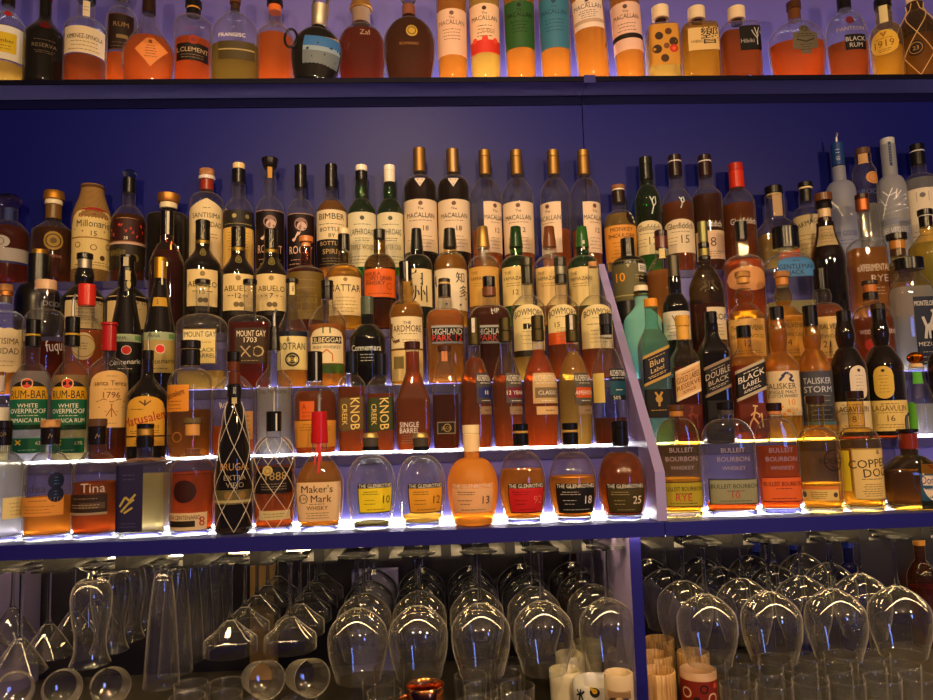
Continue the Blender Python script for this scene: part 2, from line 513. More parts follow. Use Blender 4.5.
def build(b, t, x, w, yt, cb, nk, sh, nw, kind, glass, liq, fill, desc, caps=(), labels=(), n=2.0, d=1.0, tb=1.0, bulge=0.0, name='whisky_bottle', yaw=0.0, group=None, yc=None, lean=0.0, opaque=None):
    Y = yc or YC[t]; P = Vector((b.x, Y, 0)); d = b.d
    rn = min(nw / 2 * b.m_px, b.R * .9); rz0 = b.rz
    if t != 'T':                                      # keep the bottle on its own step
        back = (YF + [YW])[TIER[t] + 1] - 0.004
        Y = min(Y, back - ext(b, False))
    b.x, b.y = P.x, Y
    b.zof = lambda y: at_y(x, y, Y).z - ZB[t]
    zs, zn, zc, ztp = b.zof(sh), b.zof(nk), b.zof(cb), b.zof(yt)
    b.root = empty(name, (P.x, Y, ZB[t] + 0.0005 + b.R * d * abs(math.sin(lean)) * 1.02), rz0 + yaw)
    b.root.rotation_euler = (0, lean, b.root.rotation_euler.z)
    tag(b.root, desc, 'bottle', group or GR[t])
    prof = profile(b.R, rn, zs, zn, zc + 0.002, kind, tb, bulge)
    def rat(z):
        for (za, ra), (zb2, rb) in zip(prof[:-1], prof[1:]):
            if za <= z <= zb2: return ra + (rb - ra) * (z - za) / max(1e-9, zb2 - za)
        return prof[0][1] if z < 0 else prof[-1][1]
    b.rat = rat
    if opaque: gm = solid(opaque, 0.3) if not opaque.startswith('f:') else frosted(opaque[2:])
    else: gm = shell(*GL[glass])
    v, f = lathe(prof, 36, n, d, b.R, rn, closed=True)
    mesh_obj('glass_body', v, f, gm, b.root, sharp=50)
    if liq and fill and not opaque:
        zf = min(b.zof(fill), zc - 0.004)
        zl = 0.0115 if t == 'A' else 0.006
        q = [(z, r * 0.94 - 0.0004) for z, r in prof if zl + 0.002 < z < zf]
        q = [(zl, rat(zl) * 0.88)] + q + [(zf, rat(zf) * 0.94 - 0.0004)]
        v, f = lathe(q, 36, n, d, b.R * 0.94, rn * 0.94)
        mesh_obj('spirit', v, f, liquid(LQ.get(liq, liq)), b.root, sharp=50)
    capo = cap_stack(b, caps, ztp)
    for L in labels:
        nm = (L[7].get('name') if len(L) > 7 else None) or ('label' if L[4] else 'lettering')
        lo = add_label(b, nm, L)
        if lo and capo and nm in ('seal_strip', 'sticker', 'paper_tag'): lo.parent = capo
    b.prof = prof
    COUNT.append(b)
    return b
# ------------------------------------------------------------------ every bottle, shelf by shelf (sizes in photo pixels at its own distance)
R_, W_, G_, K_ = 'rum_bottle', 'whisky_bottle', 'gin_bottle', 'liqueur_bottle'
CR, CRD, BK, DB, WT, GD = 'f2e2bc', 'e6c98a', '141210', '2e1c12', 'f4ecdc', 'm:b8903c'
# ---- high shelf
bottle('T', 7, 36, -24, 9, 14, 30, 11, 'm', 'c', 'go', 68, 'clear bottle with ornate yellow and white label at the start of the high shelf', [('cap', '20160e', 33, 12)],
       [(33, 68, -16, 14, 'f0ead2', 'r', [('f', '5a4a30'), ('b', .22, .78, 'e8c828', -.55, .55), ('t', 'Amber', 0, .45, 4, '5a3a10'), ('l', .55, .72, 2, '7a5a20', .4)]), (14, 23, -5, 5, 'b02a1c', 'oval', [])], name=K_)
bottle('T', 43, 39, -30, 3, 17, 40, 11, 's', 'k', 'bk', 40, 'nearly black wide bottle with small dark red medallion on its shoulder', [('cap', '7a1c14', 33, 12)],
       [(27, 37, -6, 6, '6a1a14', 'oval', []), (46, 64, -15, 15, None, 'r', [('l', .1, .2, 1, '5a4a3a', .8), ('t', 'RESERVA', 0, .45, 4, '6a5a48'), ('l', .7, .9, 2, '5a4a3a', .6)])], name=K_)
bottle('T', 85, 39, -14, 4, 22, 34, 15, 'r', 'c', 'rd', 62, 'clear bottle with cream collar and cream label over a red spirit', [('cap', BK, 18, 17)],
       [(5, 20, -8, 8, 'eedcb0', 'r', [('l', .3, .7, 2, '8a6a3a')]), (36, 62, -18, 17, 'ecd9ae', 'r', [('t', 'XIMENEZ-SPINOLA', 0, .38, 4.5, '2a1c14'), ('l', .5, .95, 3, '8a7040')])], name='brandy_bottle')
bottle('T', 121, 29, -16, 4, 10, 24, 13, 'r', 'c', 'or', 58, 'clear round shouldered bottle with black label behind the orange decanter', [('stopper', 'g:e8e4e0', 20, 15)],
       [(21, 57, -12, 11, '2a1a14', 'r', [('f', '6a4428'), ('t', 'RUM', 0, .3, 5, '8a6a40'), ('b', .58, .68, '8a7048', -.3, .5), ('l', .75, .95, 2, '6a5030')])], name=R_, yc=2.0)
bottle('T', 148, 50, -20, 17, 19, 56, 12, 's', 'c', 'or', 40, 'orange pear shaped decanter with a tilted diamond label and long dark capsule', [('cap', '2c1a12', 37, 13, .9)],
       [(40, 73, -9, 21, 'e89048', 'dia', [('l', .35, .75, 5, '7a3c14', .4), ('o', 0, .25, 2, '7a3c14')])], d=.6, tb=.86, name='cognac_bottle', yc=1.905)
bottle('T', 193, 36, 2, 17, 19, 28, 13, 'r', 'c', 'co', 44, 'clear bottle with red wax seal and black label above glowing base', [('cap', BK, 7, 16), ('collar', 'd89a4a', 2, 13), ('neck_foil', BK, 6, 14)],
       [(52, 69, -15, 14, '1c1210', 'r', [('t', 'L.CLEMENT', 0, .38, 4.5, 'b89a70'), ('l', .6, .9, 2, '7a6040')]), (44, 53, -5, 5, '9a3018', 'oval', [('o', 0, .5, 2.4, '7a2010')])], name=R_, yc=1.965)
bottle('T', 235, 48, -16, 13, 16, 44, 10, 'r', 'c', 'ol', 47, 'squat round shouldered clear bottle of pale olive spirit with brown stopper', [('cap', '5a3420', 22, 11), ('collar', '3a2618', 7, 9)],
       [(38, 44, -20, 18, None, 'r', [('t', 'FRANGISC', 0, .5, 4, 'e8e0d0')]), (47, 65, -14, 20, '4a3c1c', 'r', [('b', .42, .5, 'b09a60')])], d=.5, name=K_)
bottle('T', 275, 37, 1, 13, 20, 40, 13, 's', 'c', 'or', 40, 'clear flask of orange spirit with black cap and orange cork neck', [('cap', BK, 6, 16), ('cork', 'd06a30', 7, 13)], [], tb=.97, name=R_, yc=1.992)
jug = bottle('T', 314, 50, 8, 30, 33, 54, 15, 'r', 'k', 'dr', 36, 'dark jug with ring handle, silver spout and blue sailing picture label', [('spout_collar', 'm:b8a890', 22, 15, 1.25)],
       [(36, 73, -12, 26, '8ea4b8', 'r', [('b', 0, .22, 'd8a838'), ('b', .22, .5, '3a6fae'), ('b', .62, 1, '6a747c'), ('p', [[(-.8, .6), (-.2, .42), (.5, .5), (.9, .66)], [(-.5, .78), (.2, .7), (.8, .84)]], 2.2, '20262c')])], d=.6, lean=math.radians(5), tb=.8, name=R_, yc=1.90)
bottle('T', 362, 49, 3, 26, 28, 51, 17, 'r', 'c', 'dr', 33, 'round dark red flask with wide gold stopper above a glowing foot', [('stopper', 'm:c89448', 8, 23, .85), ('neck_foil', '8a7464', 15, 18)],
       [(34, 44, -4, 14, None, 'r', [('t', 'Zaf', 0, .5, 6, 'c09078')])], d=.6, tb=.78, name=R_, yc=1.99)
bottle('T', 410, 53, -16, 19, 21, 46, 12, 'r', 'c', '8a4a1c', 22, 'round ribbed amber flask with small gold medallion and glass stopper', [('stopper', 'g:e8e4e0', 24, 18), ('neck_foil', '7a4a34', 11, 13)],
       [(32, 44, -3, 9, 'c8a040', 'oval', [('r', 0, .5, 4.5, '6a4a14', 1.0)]), (48, 54, -12, 12, None, 'r', [('t', 'ROMANO', 0, .5, 3, 'a06a30')])], d=.55, tb=.78, name='cognac_bottle')
def mac_top(x, w, lab, ink, liq, desc, y0, y1, extra=(), fill=-10, lean=0.0):
    return bottle('T', x, w, -58, -34, -30, -12, 12, 'm', 'c', liq, fill, desc, [('cap', GD, 24, 13)],
                  [(y0, y1, -14.5, 14.5, lab, 'r', [('o', 0, .1, 2.2, ink), ('t', 'The', 0, .2, 2.5, ink), ('t', 'MACALLAN', 0, .30, 4.8, ink), ('l', .42, .7, 4, ink, .55)] + list(extra))], tb=.93, lean=lean)
mac_top(452, 31, 'e8c0a4', '6a4a40', 'am', 'tall amber bottle with faded pink cream label beside the ribbed amber flask', 17, 62)
mac_top(485, 31, 'f0c8a8', '3a241c', 'go', 'tall golden bottle whose pink label ends in red roses', 12, 60, [('b', .74, 1, 'd8382a'), ('o', -.6, .74, 3, 'e04a30'), ('o', 0, .72, 3.2, 'd83828'), ('o', .6, .75, 3, 'e04a30'), ('t', 'RARE', .2, .56, 4, 'b08868')])
mac_top(520, 31, '2c5a2c', '0c1c0c', 'am', 'tall amber bottle with dark green label on the high shelf', 9, 55)
mac_top(555, 31, '3a7898', '1c4058', 'am', 'tall amber bottle with sky blue label on the high shelf', 5, 55)
mac_top(593, 33, 'f0dccc', '4a3a34', 'am', 'tall leaning bottle with short white label and bare amber lower half', 6, 36, [('b', .72, .84, 'c8a890')], lean=math.radians(-3))
mac_top(630, 33, 'f0c8b4', '5a4038', 'am', 'tall bottle with pale pink label crossed by a black ribbon', 10, 57, [('b', .66, .76, '201814')], lean=math.radians(-2))
fac = [('cap', 'f0d8b0', 13, 17), ('collar', '2a1410', 4, 11)]
bottle('T', 663, 36, 8, 25, 27, 33, 11, 'r', 'c', 'go', 36, 'squat faceted decanter covered by a gold and black flower pattern with red bloom', fac,
       [(32, 72, -16, 16, 'd89a3c', 'r', [('o', -.4, .3, 4, '3a2410'), ('o', .2, .2, 3.4, '5a3414'), ('o', .5, .45, 4.4, '402a12'), ('o', -.55, .62, 4.6, '382208'), ('o', .05, .55, 3, '7a4a1c'), ('o', -.1, .85, 4, '4a2c10'), ('o', .5, .62, 4.2, 'c83020'), ('o', .5, .62, 2, 'e85a30')])], n=5)
bottle('T', 699, 38, 9, 25, 27, 33, 11, 'r', 'y', 'go', 34, 'squat golden faceted decanter with cream label and one large brush character', fac,
       [(37, 59, -14, 16, 'f2cf8a', 'r', [('t', '響', .35, .4, 13, '241810'), ('t', 'HIBIKI', -.45, .62, 3, '7a5a30')])], n=5)
bottle('T', 739, 38, 9, 25, 27, 33, 11, 'r', 'c', 'rd', 38, 'squat dark copper decanter with black label showing a white tree', fac,
       [(36, 60, -4, 18, '14110f', 'r', [('p', [[(.5, .8), (.5, .3)], [(.5, .55), (.15, .3)], [(.5, .5), (.85, .22)], [(.5, .4), (.3, .1)], [(.5, .4), (.7, .08)], [(.2, .35), (.05, .2)], [(.8, .3), (.95, .3)]], .8, 'c8c0b8'), ('t', 'Hibiki', -.35, .62, 4, 'b0a8a0')])], n=5)
bottle('T', 799, 56, 3, 22, 25, 46, 13, 'r', 'c', 'co', 46, 'wide round copper flask with grey cross shaped label', [('cap', '4a2c1c', 8, 14), ('collar', '6a4020', 11, 12)],
       [(33, 62, -9, 15, '6a6450', 'cross', [('r', 0, .15, 3, '2c281c'), ('l', .3, .45, 2, '2c281c'), ('p', [[(-.7, .5), (0, .6), (.7, .5)]], 1.5, '302a1e'), ('l', .65, .9, 3, '2c281c', .5)])], d=.6, tb=.86, name=R_)
bottle('T', 849, 44, -10, 12, 15, 40, 13, 'r', 'c', 'rd', 46, 'red flask with small black square label and dark red seal', [('cap', '161212', 22, 13)],
       [(41, 56, -7, 13, '120e0e', 'r', [('t', 'BLACK', 0, .3, 4.5, 'c8c0b8'), ('t', 'RUM', 0, .7, 4.5, 'c8c0b8')]), (22, 30, -5, 4, '7a1a20', 'oval', []), (32, 38, -17, 16, None, 'r', [('t', 'PANTEON', 0, .5, 4, 'a8988c')])], d=.65, tb=.9, name=R_)
bottle('T', 888, 40, 0, 10, 26, 40, 15, 'r', 'y', 'go', 50, 'golden bottle with black cap and yellow label dated 1919', [('cap', '16120e', 9, 16)],
       [(36, 60, -13, 11, 'f0c048', 'pill', [('y', 0, .18, 3, 'a06a18'), ('l', .28, .4, 1, 'a06a18'), ('t', '1919', 0, .55, 7, '8a5410'), ('l', .75, .9, 2, 'a06a18', .5)]), (9, 26, -7, 7, 'f0dca0', 'r', [])], tb=.95, name=R_)
nb = bottle('T', 919, 42, -14, 5, 13, 34, 15, 'm', 'o', 'go', 40, 'golden bottle wrapped in pale crossed cords with dark round badge', [('cap', '9a7040', 7, 17), ('cork', 'e8c898', 12, 14)],
       [(47, 62, -9, 5, '2a1c10', 'oval', [('r', 0, .5, 6, 'a88040', .8), ('t', '23', 0, .5, 4, 'c8a060')])], name=R_)

# ---- topmost step
bottle('E', 7, 45, 194, 210, 222, 236, 16, 'm', 'c', 'dr', 228, 'dark red bottle with glass ball stopper, blue neck and silver band', [('stopper', 'g:f0e0e0', 16, 23), ],
       [(210, 222, -9, 9, '2a3a7a', 'r', []), (252, 267, -21, 22, 'b8b0a8', 'r', [('b', .85, 1, '2a2c6a')], {'name': 'label'}), (240, 252, -14, 2, 'c0b8b0', 'oval', [('r', 0, .5, 4, '6a6460')])], name=R_)
bottle('E', 53, 45, 192, 221, 222, 232, 14, 'l', 'c', 'dk', 229, 'dark round shouldered bottle with gold mushroom stopper and gold medallion', [('stopper', 'm:c88c34', 9, 20, .9), ('collar', 'e8d8b0', 5, 16), ('neck_foil', '6a4c20', 15, 15)],
       [(236, 254, -8, 9, 'a8842c', 'oval', [('r', 0, .5, 7, '4a3408', 1.2), ('o', 0, .5, 3, '5a420e')]), (257, 263, -16, 16, None, 'r', [('t', 'RESERVA', 0, .5, 3, 'a06050')])], tb=.97, name=R_)
raff = bottle('E', 91, 39, 162, 187, 188, 222, 21, 's', 'b', None, None, 'raffia wrapped bottle with cloth covered neck and ornate cream label', [],
       [(212, 272, -17, 18, 'ecd28a', 'arch', [('b', 0, .05, 'a02818'), ('t', 'Millonario', 0, .27, 7, '2c2a1c'), ('t', '15', 0, .43, 5, '3a1a14'), ('b', .49, .51, 'a06a20'), ('r', -.6, .62, 3, '6a5420'), ('r', .6, .62, 3, '6a5420'), ('o', -.3, .78, 2.4, '4a3414'), ('o', .35, .82, 2.6, '4a3414'), ('r', 0, .66, 3, '7a5a20'), ('l', .88, .96, 2, '6a4a20'), ('p', [[(-.85, .1), (-.5, .16), (0, .11), (.5, .17), (.85, .1)], [(-.8, .36), (-.4, .4), (.4, .38), (.8, .42)]], 1.2, '8a3020')])], tb=.98, opaque='8a6430', name=R_)
bottle('E', 128, 37, 170, 195, 207, 223, 12, 'm', 'c', 'dk', 217, 'dark bottle with red dragon label, black neck foil and glass top', [('stopper', 'g:e8ecd8', 9, 13), ('neck_foil', BK, 16, 12)],
       [(222, 246, -17, 15, '3a1410', 'arch', [('p', [[(-.8, .5), (-.3, .3), (.2, .45), (.7, .3)], [(-.6, .7), (0, .55), (.5, .75)], [(-.2, .3), (.3, .6), (.8, .55)]], 3, 'c83a22'), ('f', 'a87848')]), (246, 272, -17, 15, '2c2418', 'r', [('b', 0, .08, 'd8b0a0'), ('t', '25', 0, -.15, 3, 'f0e0d0'), ('o', -.3, .4, 4, '4a4020'), ('o', .4, .6, 4, '5a5028'), ('b', .3, .5, '6a5a2c', -.8, .0)])], name=R_)
bottle('E', 168, 46, 195, 210, 214, 219, 13, 'r', 'b', 'dk', 219, 'dark wide shouldered decanter with gold crown stopper', [('stopper', 'm:c88840', 9, 20, 1.1), ('collar', 'e0d0a8', 6, 17)], [], n=4, d=.8, name=R_)
bottle('E', 206, 37, 170, 192, 194, 204, 13, 'r', 'c', 'am', 240, 'tall clear bottle with pointed cream label below a cork and copper neck', [('cork', 'w:c08050', 7, 15), ('collar', 'd8c8c0', 4, 16), ('neck_foil', '8a2c18', 11, 13)],
       [(203, 270, -17.5, 17.5, 'efd9a6', 'pent', [('l', .12, .16, 1, '8a7040', .2), ('t', 'SANTISIMA', 0, .25, 5, '4a3a28'), ('t', 'TRINIDAD', .1, .38, 5, '4a3a28'), ('l', .5, .6, 2, '8a7040', .5)])], name=R_)
bottle('E', 238, 30, 164, 185, 199, 213, 13, 'm', 'c', 'go', 226, 'clear bottle with pale wooden cap and cream label topped by a dark band', [('cork', 'e8c48a', 6, 12), ('neck_foil', BK, 15, 13)],
       [(214, 231, -14.5, 14.5, '2a2420', 'r', [('o', -.2, .35, 2.2, 'a89858'), ('o', .4, .35, 2.2, '807450'), ('l', .7, .9, 1, 'a89858')]), (231, 270, -14.5, 14.5, 'f0c468', 'r', [('l', .1, .6, 7, 'a07828', .6)])], name=R_)
rk = lambda u: [('f', 'a8887c'), ('o', 0, .2, 6.5, '8a6a64'), ('o', .05, .24, 4.6, 'c8a898'), ('p', [[(-.45, .5), (-.1, .35), (.4, .5)]], 3, 'd8b8a8'), ('p', [[(-.5, .22), (-.2, .3)], [(.15, .28), (.5, .22)]], 1.2, '2a1614'), ('t', u, 0, .66, 8, 'e8b8a0'), ('l', .8, .95, 2, 'c09080')]
bottle('E', 270, 28, 159, 169, 198, 213, 12, 'm', 'c', 'am', 270, 'clear bottle with flared black stopper and portrait on a black label', [('cap', '1c1814', 10, 13, 1.28)],
       [(169, 180, -5, 5, 'd09838', 'r', [], {'name': 'cork'}), (214, 272, -13.5, 13.5, '1c1012', 'r', rk('ROCKET'))], name=W_)
bottle('E', 301, 27, 166, 190, 200, 214, 11, 'm', 'c', 'am', 268, 'clear bottle with plain black capsule and portrait on a black label', [('neck_foil', '14110f', 24, 12)],
       [(217, 272, -13, 13, '1e1012', 'r', rk('ROCKY'))])
bottle('E', 332, 30, 165, 190, 200, 213, 12, 'm', 'c', 'am', 203, 'clear bottle whose tall label is cream above and black below', [('neck_foil', '14110f', 25, 12)],
       [(214, 243, -14.5, 14.5, 'f2deb2', 'r', [('t', 'BIMBER', 0, .22, 6, '1c1814'), ('l', .42, .55, 1, '6a5a40'), ('t', 'BOTTLED', 0, .66, 4, '1c1814'), ('t', 'BY', 0, .88, 4, '1c1814')]), (243, 270, -14.5, 14.5, '1e1612', 'r', [('t', 'BOTTLED', 0, .15, 4, 'c0a070'), ('t', 'SPIRIT', 0, .45, 5, 'c0a070'), ('l', .65, .95, 3, '8a7048')])])
for x, w, t2, ds, cp in ((363, 29, 'TRIPLE WOOD', 'green bottle with cream label, white cap above a black neck foil', [('cap', 'f0e6d4', 6, 12), ('neck_foil', '14110f', 10, 12)]), (391, 28, 'QUARTER CASK', 'green bottle with cream label and all white cap and neck', [('cap', 'f0e6d4', 6, 11.5), ('neck_foil', 'e8dcc8', 12, 11.5)])):
    bottle('E', x, w, 166, 184 if cp[1][2] == 12 else 182, 200, 214, 12, 'm', 'g', 'pa', 230, ds, cp,
       [(216, 270, -14, 14, 'ece2bc', 'r', [('o', 0, .11, 2.2, '4a4a3a'), ('l', .2, .25, 1, '6a644a', .5), ('t', 'LAPHROAIG', 0, .36, 6, '2c2c24'), ('l', .46, .54, 2, '5a543c', .5), ('t', t2, 0, .64, 5, '7a6a30'), ('l', .78, .96, 3, '8a8460')])], bulge=.14)
mac = lambda nr: [('o', 0, .08, 2.2, '6a4a3a'), ('t', 'The', 0, .18, 2.6, '5a4238'), ('t', 'MACALLAN', 0, .31, 4.8, '3a2a24'), ('l', .38, .44, 1, '8a6a5a', .5), ('t', nr, .2, .56, 5, '4a3630'), ('l', .68, .95, 4, 'a8806a', .6)]
for x, w, tp, ds in ((421, 35, 149, 'dark sherry bottle with plain gold capsule and white triangle emblem'), (454, 33, 150, 'dark sherry bottle whose gold capsule carries a paper strip')):
    bottle('E', x, w, tp, tp + 25, 177, 190, 12, 'r', 'c', 'bk', 182, ds, [('neck_foil', 'm:94703c', 25, 12.5)],
       [(204, 255, -16.5, 16.5, 'f0d8b8', 'r', mac('18')), (183, 192, -6, 6, 'e8d8c8', 'tri', [('y', 0, .4, 3, '2a1a14')])] + ([(tp + 1, tp + 24, 1, 5, 'd8d4cc', 'r', [], {'name': 'seal_strip'})] if x > 440 else []))
for x, lx, nr, ds in ((487, 4, '12', 'first of the clear gold capped bottles past the dark sherry pair'), (519, 0, '12', 'clear gold capped bottle with its cream label facing straight out'), (557, -4, '12', 'clear gold capped bottle turned so its label wraps out of sight'), (586, 4, '12', 'last clear gold capped bottle before the round golden one')):
    bottle('E', x, 31, 151, 177, 180, 196, 13, 'm', 'c', 'or', 232 if lx else 254, ds, [('cap', 'm:9a763c', 7, 12), ('neck_foil', 'm:8c6a38', 19, 12.5)],
       [(206, 256, max(-15, lx * 3 - 14.5 if lx > 0 else -15), min(15, 14.5 + lx * 2.2 if lx < 0 else 15), 'f2d8b8', 'r', mac(nr)), (183, 193, lx * 1.5 - 4, lx * 1.5 + 4, '3a2c30', 'tri', [])], tb=.95)
bottle('E', 622, 38, 186, 204, 212, 228, 13, 'r', 'c', 'go', 216, 'round shouldered golden bottle with orange label and three monkey badge', [('cork', 'w:8a5028', 4, 14), ('collar', 'e8dcc8', 1.5, 13), ('neck_foil', '2a1a12', 13, 13)],
       [(229, 264, -15, 16, 'e8a040', 'r', [('t', 'MONKEY', 0, .12, 4, '5a2c10'), ('t', 'SHOULDER', 0, .3, 4, '5a2c10'), ('l', .45, .95, 5, 'a86820', .6)]), (214, 228, 7, 17, '241a14', 'pill', [('o', -.1, .2, 1.6, 'd8d0c0'), ('o', .1, .5, 1.6, 'd8d0c0'), ('o', .2, .8, 1.6, 'd8d0c0')], {'name': 'badge'})], tb=.95)
gf = lambda nr, c='3a3420': [('t', 'Glenfiddich', 0, .2, 6, c), ('l', .34, .42, 1, '8a7a5a', .6), ('t', nr, .2, .6, 8, '6a6048'), ('l', .5, .8, 3, '9a8a6a', .4, -.5)]
stag = [('p', [[(-.2, .9), (.1, .55), (-.1, .3)], [(.1, .55), (.5, .4), (.4, .1)], [(-.1, .3), (-.4, .1)], [(-.1, .3), (.2, .12)]], 1.0, 'c8d0c0')]
bottle('E', 649, 31, 158, 182, 187, 202, 13, 'm', 'g', 'pa', 235, 'green bottle with dark cap and cream label numbered twelve', [('cap', '1a1c14', 8, 13), ('neck_foil', '14160f', 16, 13)],
       [(224, 257, -15, 15, 'efe0b4', 'arch', gf('12')), (198, 220, -2, 10, None, 'r', stag)], bulge=.06, tb=.94)
bottle('E', 680, 31, 156, 178, 190, 206, 13, 'm', 'c', 'rd', 205, 'red amber bottle with cream label numbered fifteen and white ringed dark cap', [('cap', '2a1c18', 6, 13), ('collar', 'e8e0d8', 1.3, 13.2), ('neck_foil', '241614', 15, 13)],
       [(223, 256, -14, 15, 'efdcb8', 'arch', gf('15')), (200, 214, -1, 9, None, 'r', stag)], tb=.94)
bottle('E', 709, 30, 156, 178, 188, 198, 13, 'm', 'c', 'dk', 197, 'dark brown bottle with white script and pink cream label numbered eighteen', [('cap', '2a1a14', 6, 13), ('collar', 'e8e0d8', 1.3, 13.2), ('neck_foil', '2c1814', 15, 13)],
       [(234, 262, -13, 14, 'e8c8a8', 'r', [('t', '18', 0, .4, 9, '6a4a38'), ('l', .7, .95, 3, '8a6a50')]), (222, 233, -14, 14, None, 'r', [('t', 'Glenfiddich', .05, .5, 6, 'e8dcc8')])], tb=.94)
bottle('E', 741, 34, 164, 190, 191, 205, 15, 'm', 'c', 'rd', 206, 'copper bottle with bright red capsule and white script on the glass', [('cap', 'b02a18', 8, 14), ('neck_foil', 'c83018', 18, 14.5)],
       [(219, 231, -14, 16, None, 'r', [('t', 'Glenfiddich', .1, .5, 6, 'e8dcc8')])], tb=.95)
bottle('E', 778, 41, 187, 197, 219, 229, 18, 'l', 'c', 'go', 236, 'square shouldered clear bottle with cream neck label and orange patch', [('cap', BK, 8, 17), ('collar', 'e8c890', 2, 15)],
       [(197, 218, -8, 9, 'e0b888', 'r', []), (240, 262, -4, 18, 'e8641c', 'r', [])], n=6, d=.8)
bottle('E', 809, 32, 183, 203, 208, 214, 13, 'r', 'c', 'pa', 217, 'clear bottle with sloping black lettering on a pale label behind the maroon one', [('cap', BK, 5, 14), ('collar', 'f0d8a0', 2, 13), ('neck_foil', '1c1a18', 13, 11)],
       [(218, 262, -15, 15, 'f0dcac', 'r', [('t', 'BAS ARMAGNAC', 0, .18, 5, '3a3430', .25), ('l', .4, .8, 4, 'a88c58', .6)])])
gg = bottle('E', 845, 31, 134, 168, 182, 194, 12, 'r', 'f', None, None, 'frosted bottle with blue capsule, silver pourer and a goose on the front', [('spout', 'm:c8c8d0', 10, 2.6), ('neck_foil', '1c3c78', 24, 12)],
       [(198, 222, -14, 14, None, 'r', [('p', [[(-.5, .2), (-.2, .5), (.4, .85)], [(.4, .85), (1, .6)], [(-.2, .5), (0, .9)], [(.4, .85), (.9, .95)]], 1.6, 'f0f0f4')]), (228, 262, -14, 14, None, 'r', [('t', 'GREY GOOSE', 0, .25, 5, '2a3a78'), ('l', .4, .6, 2, '5a68a0', .5)]), (146, 166, -5, 5, None, 'r', [('t', 'GG', 0, .7, 4, 'b8c8e0'), ('l', .2, .5, 2, 'b8c8e0')])], opaque='f:c8ccdc', name='vodka_bottle')
bottle('E', 868, 26, 149, 156, 164, 172, 15, 'l', 'c', 'cl', 206, 'clear bottle with brown cork and round orange medallion near its neck', [('cork', '5a4030', 7, 14)],
       [(156, 166, -6, 6, 'd8a870', 'r', [], {'name': 'cork_plug'}), (175, 187, 1, 13, 'd89858', 'oval', [('r', 0, .5, 5, 'b87838')]), (190, 199, -11, 11, None, 'r', [('t', 'CIROC', 0, .5, 5, '4a5a98')])], tb=1, name='vodka_bottle')
bv = bottle('E', 896, 31, 139, 146, 177, 194, 13.5, 'r', 'f', None, None, 'tall frosted bottle etched with a bare white tree', [('cap', 'b8b8bc', 7, 13)],
       [(144, 168, 1, 5.5, '24406a', 'r', [('l', .1, .9, 7, '9ab0d0', .4)], {'name': 'seal_strip'}), (190, 220, -15, 13, None, 'r', [('p', [[(-.5, 1), (-.3, .6), (-.1, .3), (.1, .05)], [(-.3, .6), (.2, .4), (.5, .15)], [(-.35, .7), (.3, .62), (.8, .4)], [(-.45, .85), (.2, .82), (.9, .7)], [(-.3, .6), (-.6, .3)], [(-.1, .3), (-.4, .1)], [(.2, .4), (.3, .1)], [(.3, .62), (.7, .62)], [(.2, .4), (.75, .28)], [(-.1, .3), (.25, .2)], [(-.5, .45), (-.8, .35)]], .9, 'f6f6fa')]), (221, 227, -15, 14, '8a90a4', 'r', []), (228, 238, -15, 14, None, 'r', [('t', 'BELVEDERE', .05, .5, 6, 'f0f0f0')])], opaque='f:d0d2d8', name='vodka_bottle')
bottle('E', 924, 35, 145, 167, 175, 192, 13, 'r', 'c', 'cl', 180, 'clear vodka bottle with black capsule and cream label bearing a red initial', [('cap', '121214', 7, 13), ('collar', 'e8e8e8', 1, 13.2), ('neck_foil', '141416', 14, 13)],
       [(192, 262, -17, 17, 'f0e2c8', 'r', [('q', .05, .12, 5.5, 'a8a49c', 5), ('o', .05, .1, 2.5, '6a6660'), ('t', 'K', -.62, .36, 9, 'c8281c'), ('t', 'etel', .05, .36, 6, '3a302c'), ('t', 'One', .5, .47, 6, '3a302c'), ('l', .58, .7, 2, '8a7a6a', .5)])], name='vodka_bottle')
# ---- second step from the top
bottle('D', 38, 49, 250, 256, 284, 303, 20, 'r', 'k', None, None, 'matt black bottle with gold rimmed tapering neck', [('collar', 'm:b08838', 6, 13)],
       [(300, 312, 3, 20, None, 'r', [('t', 'DOOR.', 0, .5, 5, 'd8d0c0')])], opaque='15130f', name=R_)
D3 = [('cap', '1a1612', 6, 15), ('collar', 'm:a8a090', 10, 13)]
bottle('D', 84, 43, 254, 270, 286, 303, 15, 'm', 'k', 'bk', 290, 'black flagon with cream label and silver banded cap', D3,
       [(299, 331, -16, 17, 'ecd49a', 'r', [('t', 'CARDO.', .3, .18, 5, '4a3418'), ('l', .35, .9, 5, 'a08850', .6)])], bulge=.2, name=R_)
bottle('D', 127, 42, 256, 272, 288, 303, 15, 'm', 'k', 'bk', 290, 'black flagon with cream label behind the torn paper capsule', D3,
       [(299, 331, -17, 18, 'ecd49a', 'r', [('t', 'DO 100.', .55, .18, 5, '4a3418'), ('l', .35, .9, 5, 'a08850', .6)])], bulge=.2, name=R_)
bottle('D', 167, 34, 212, 237, 243, 266, 13, 'm', 'r', 'dr', 252, 'tall translucent dark red bottle with black capsule and white paper strip', [('neck_foil', '14110f', 25, 13)],
       [(213, 236, -1, 4.5, 'e8dcc4', 'r', [], {'name': 'seal_strip'})], name=R_)
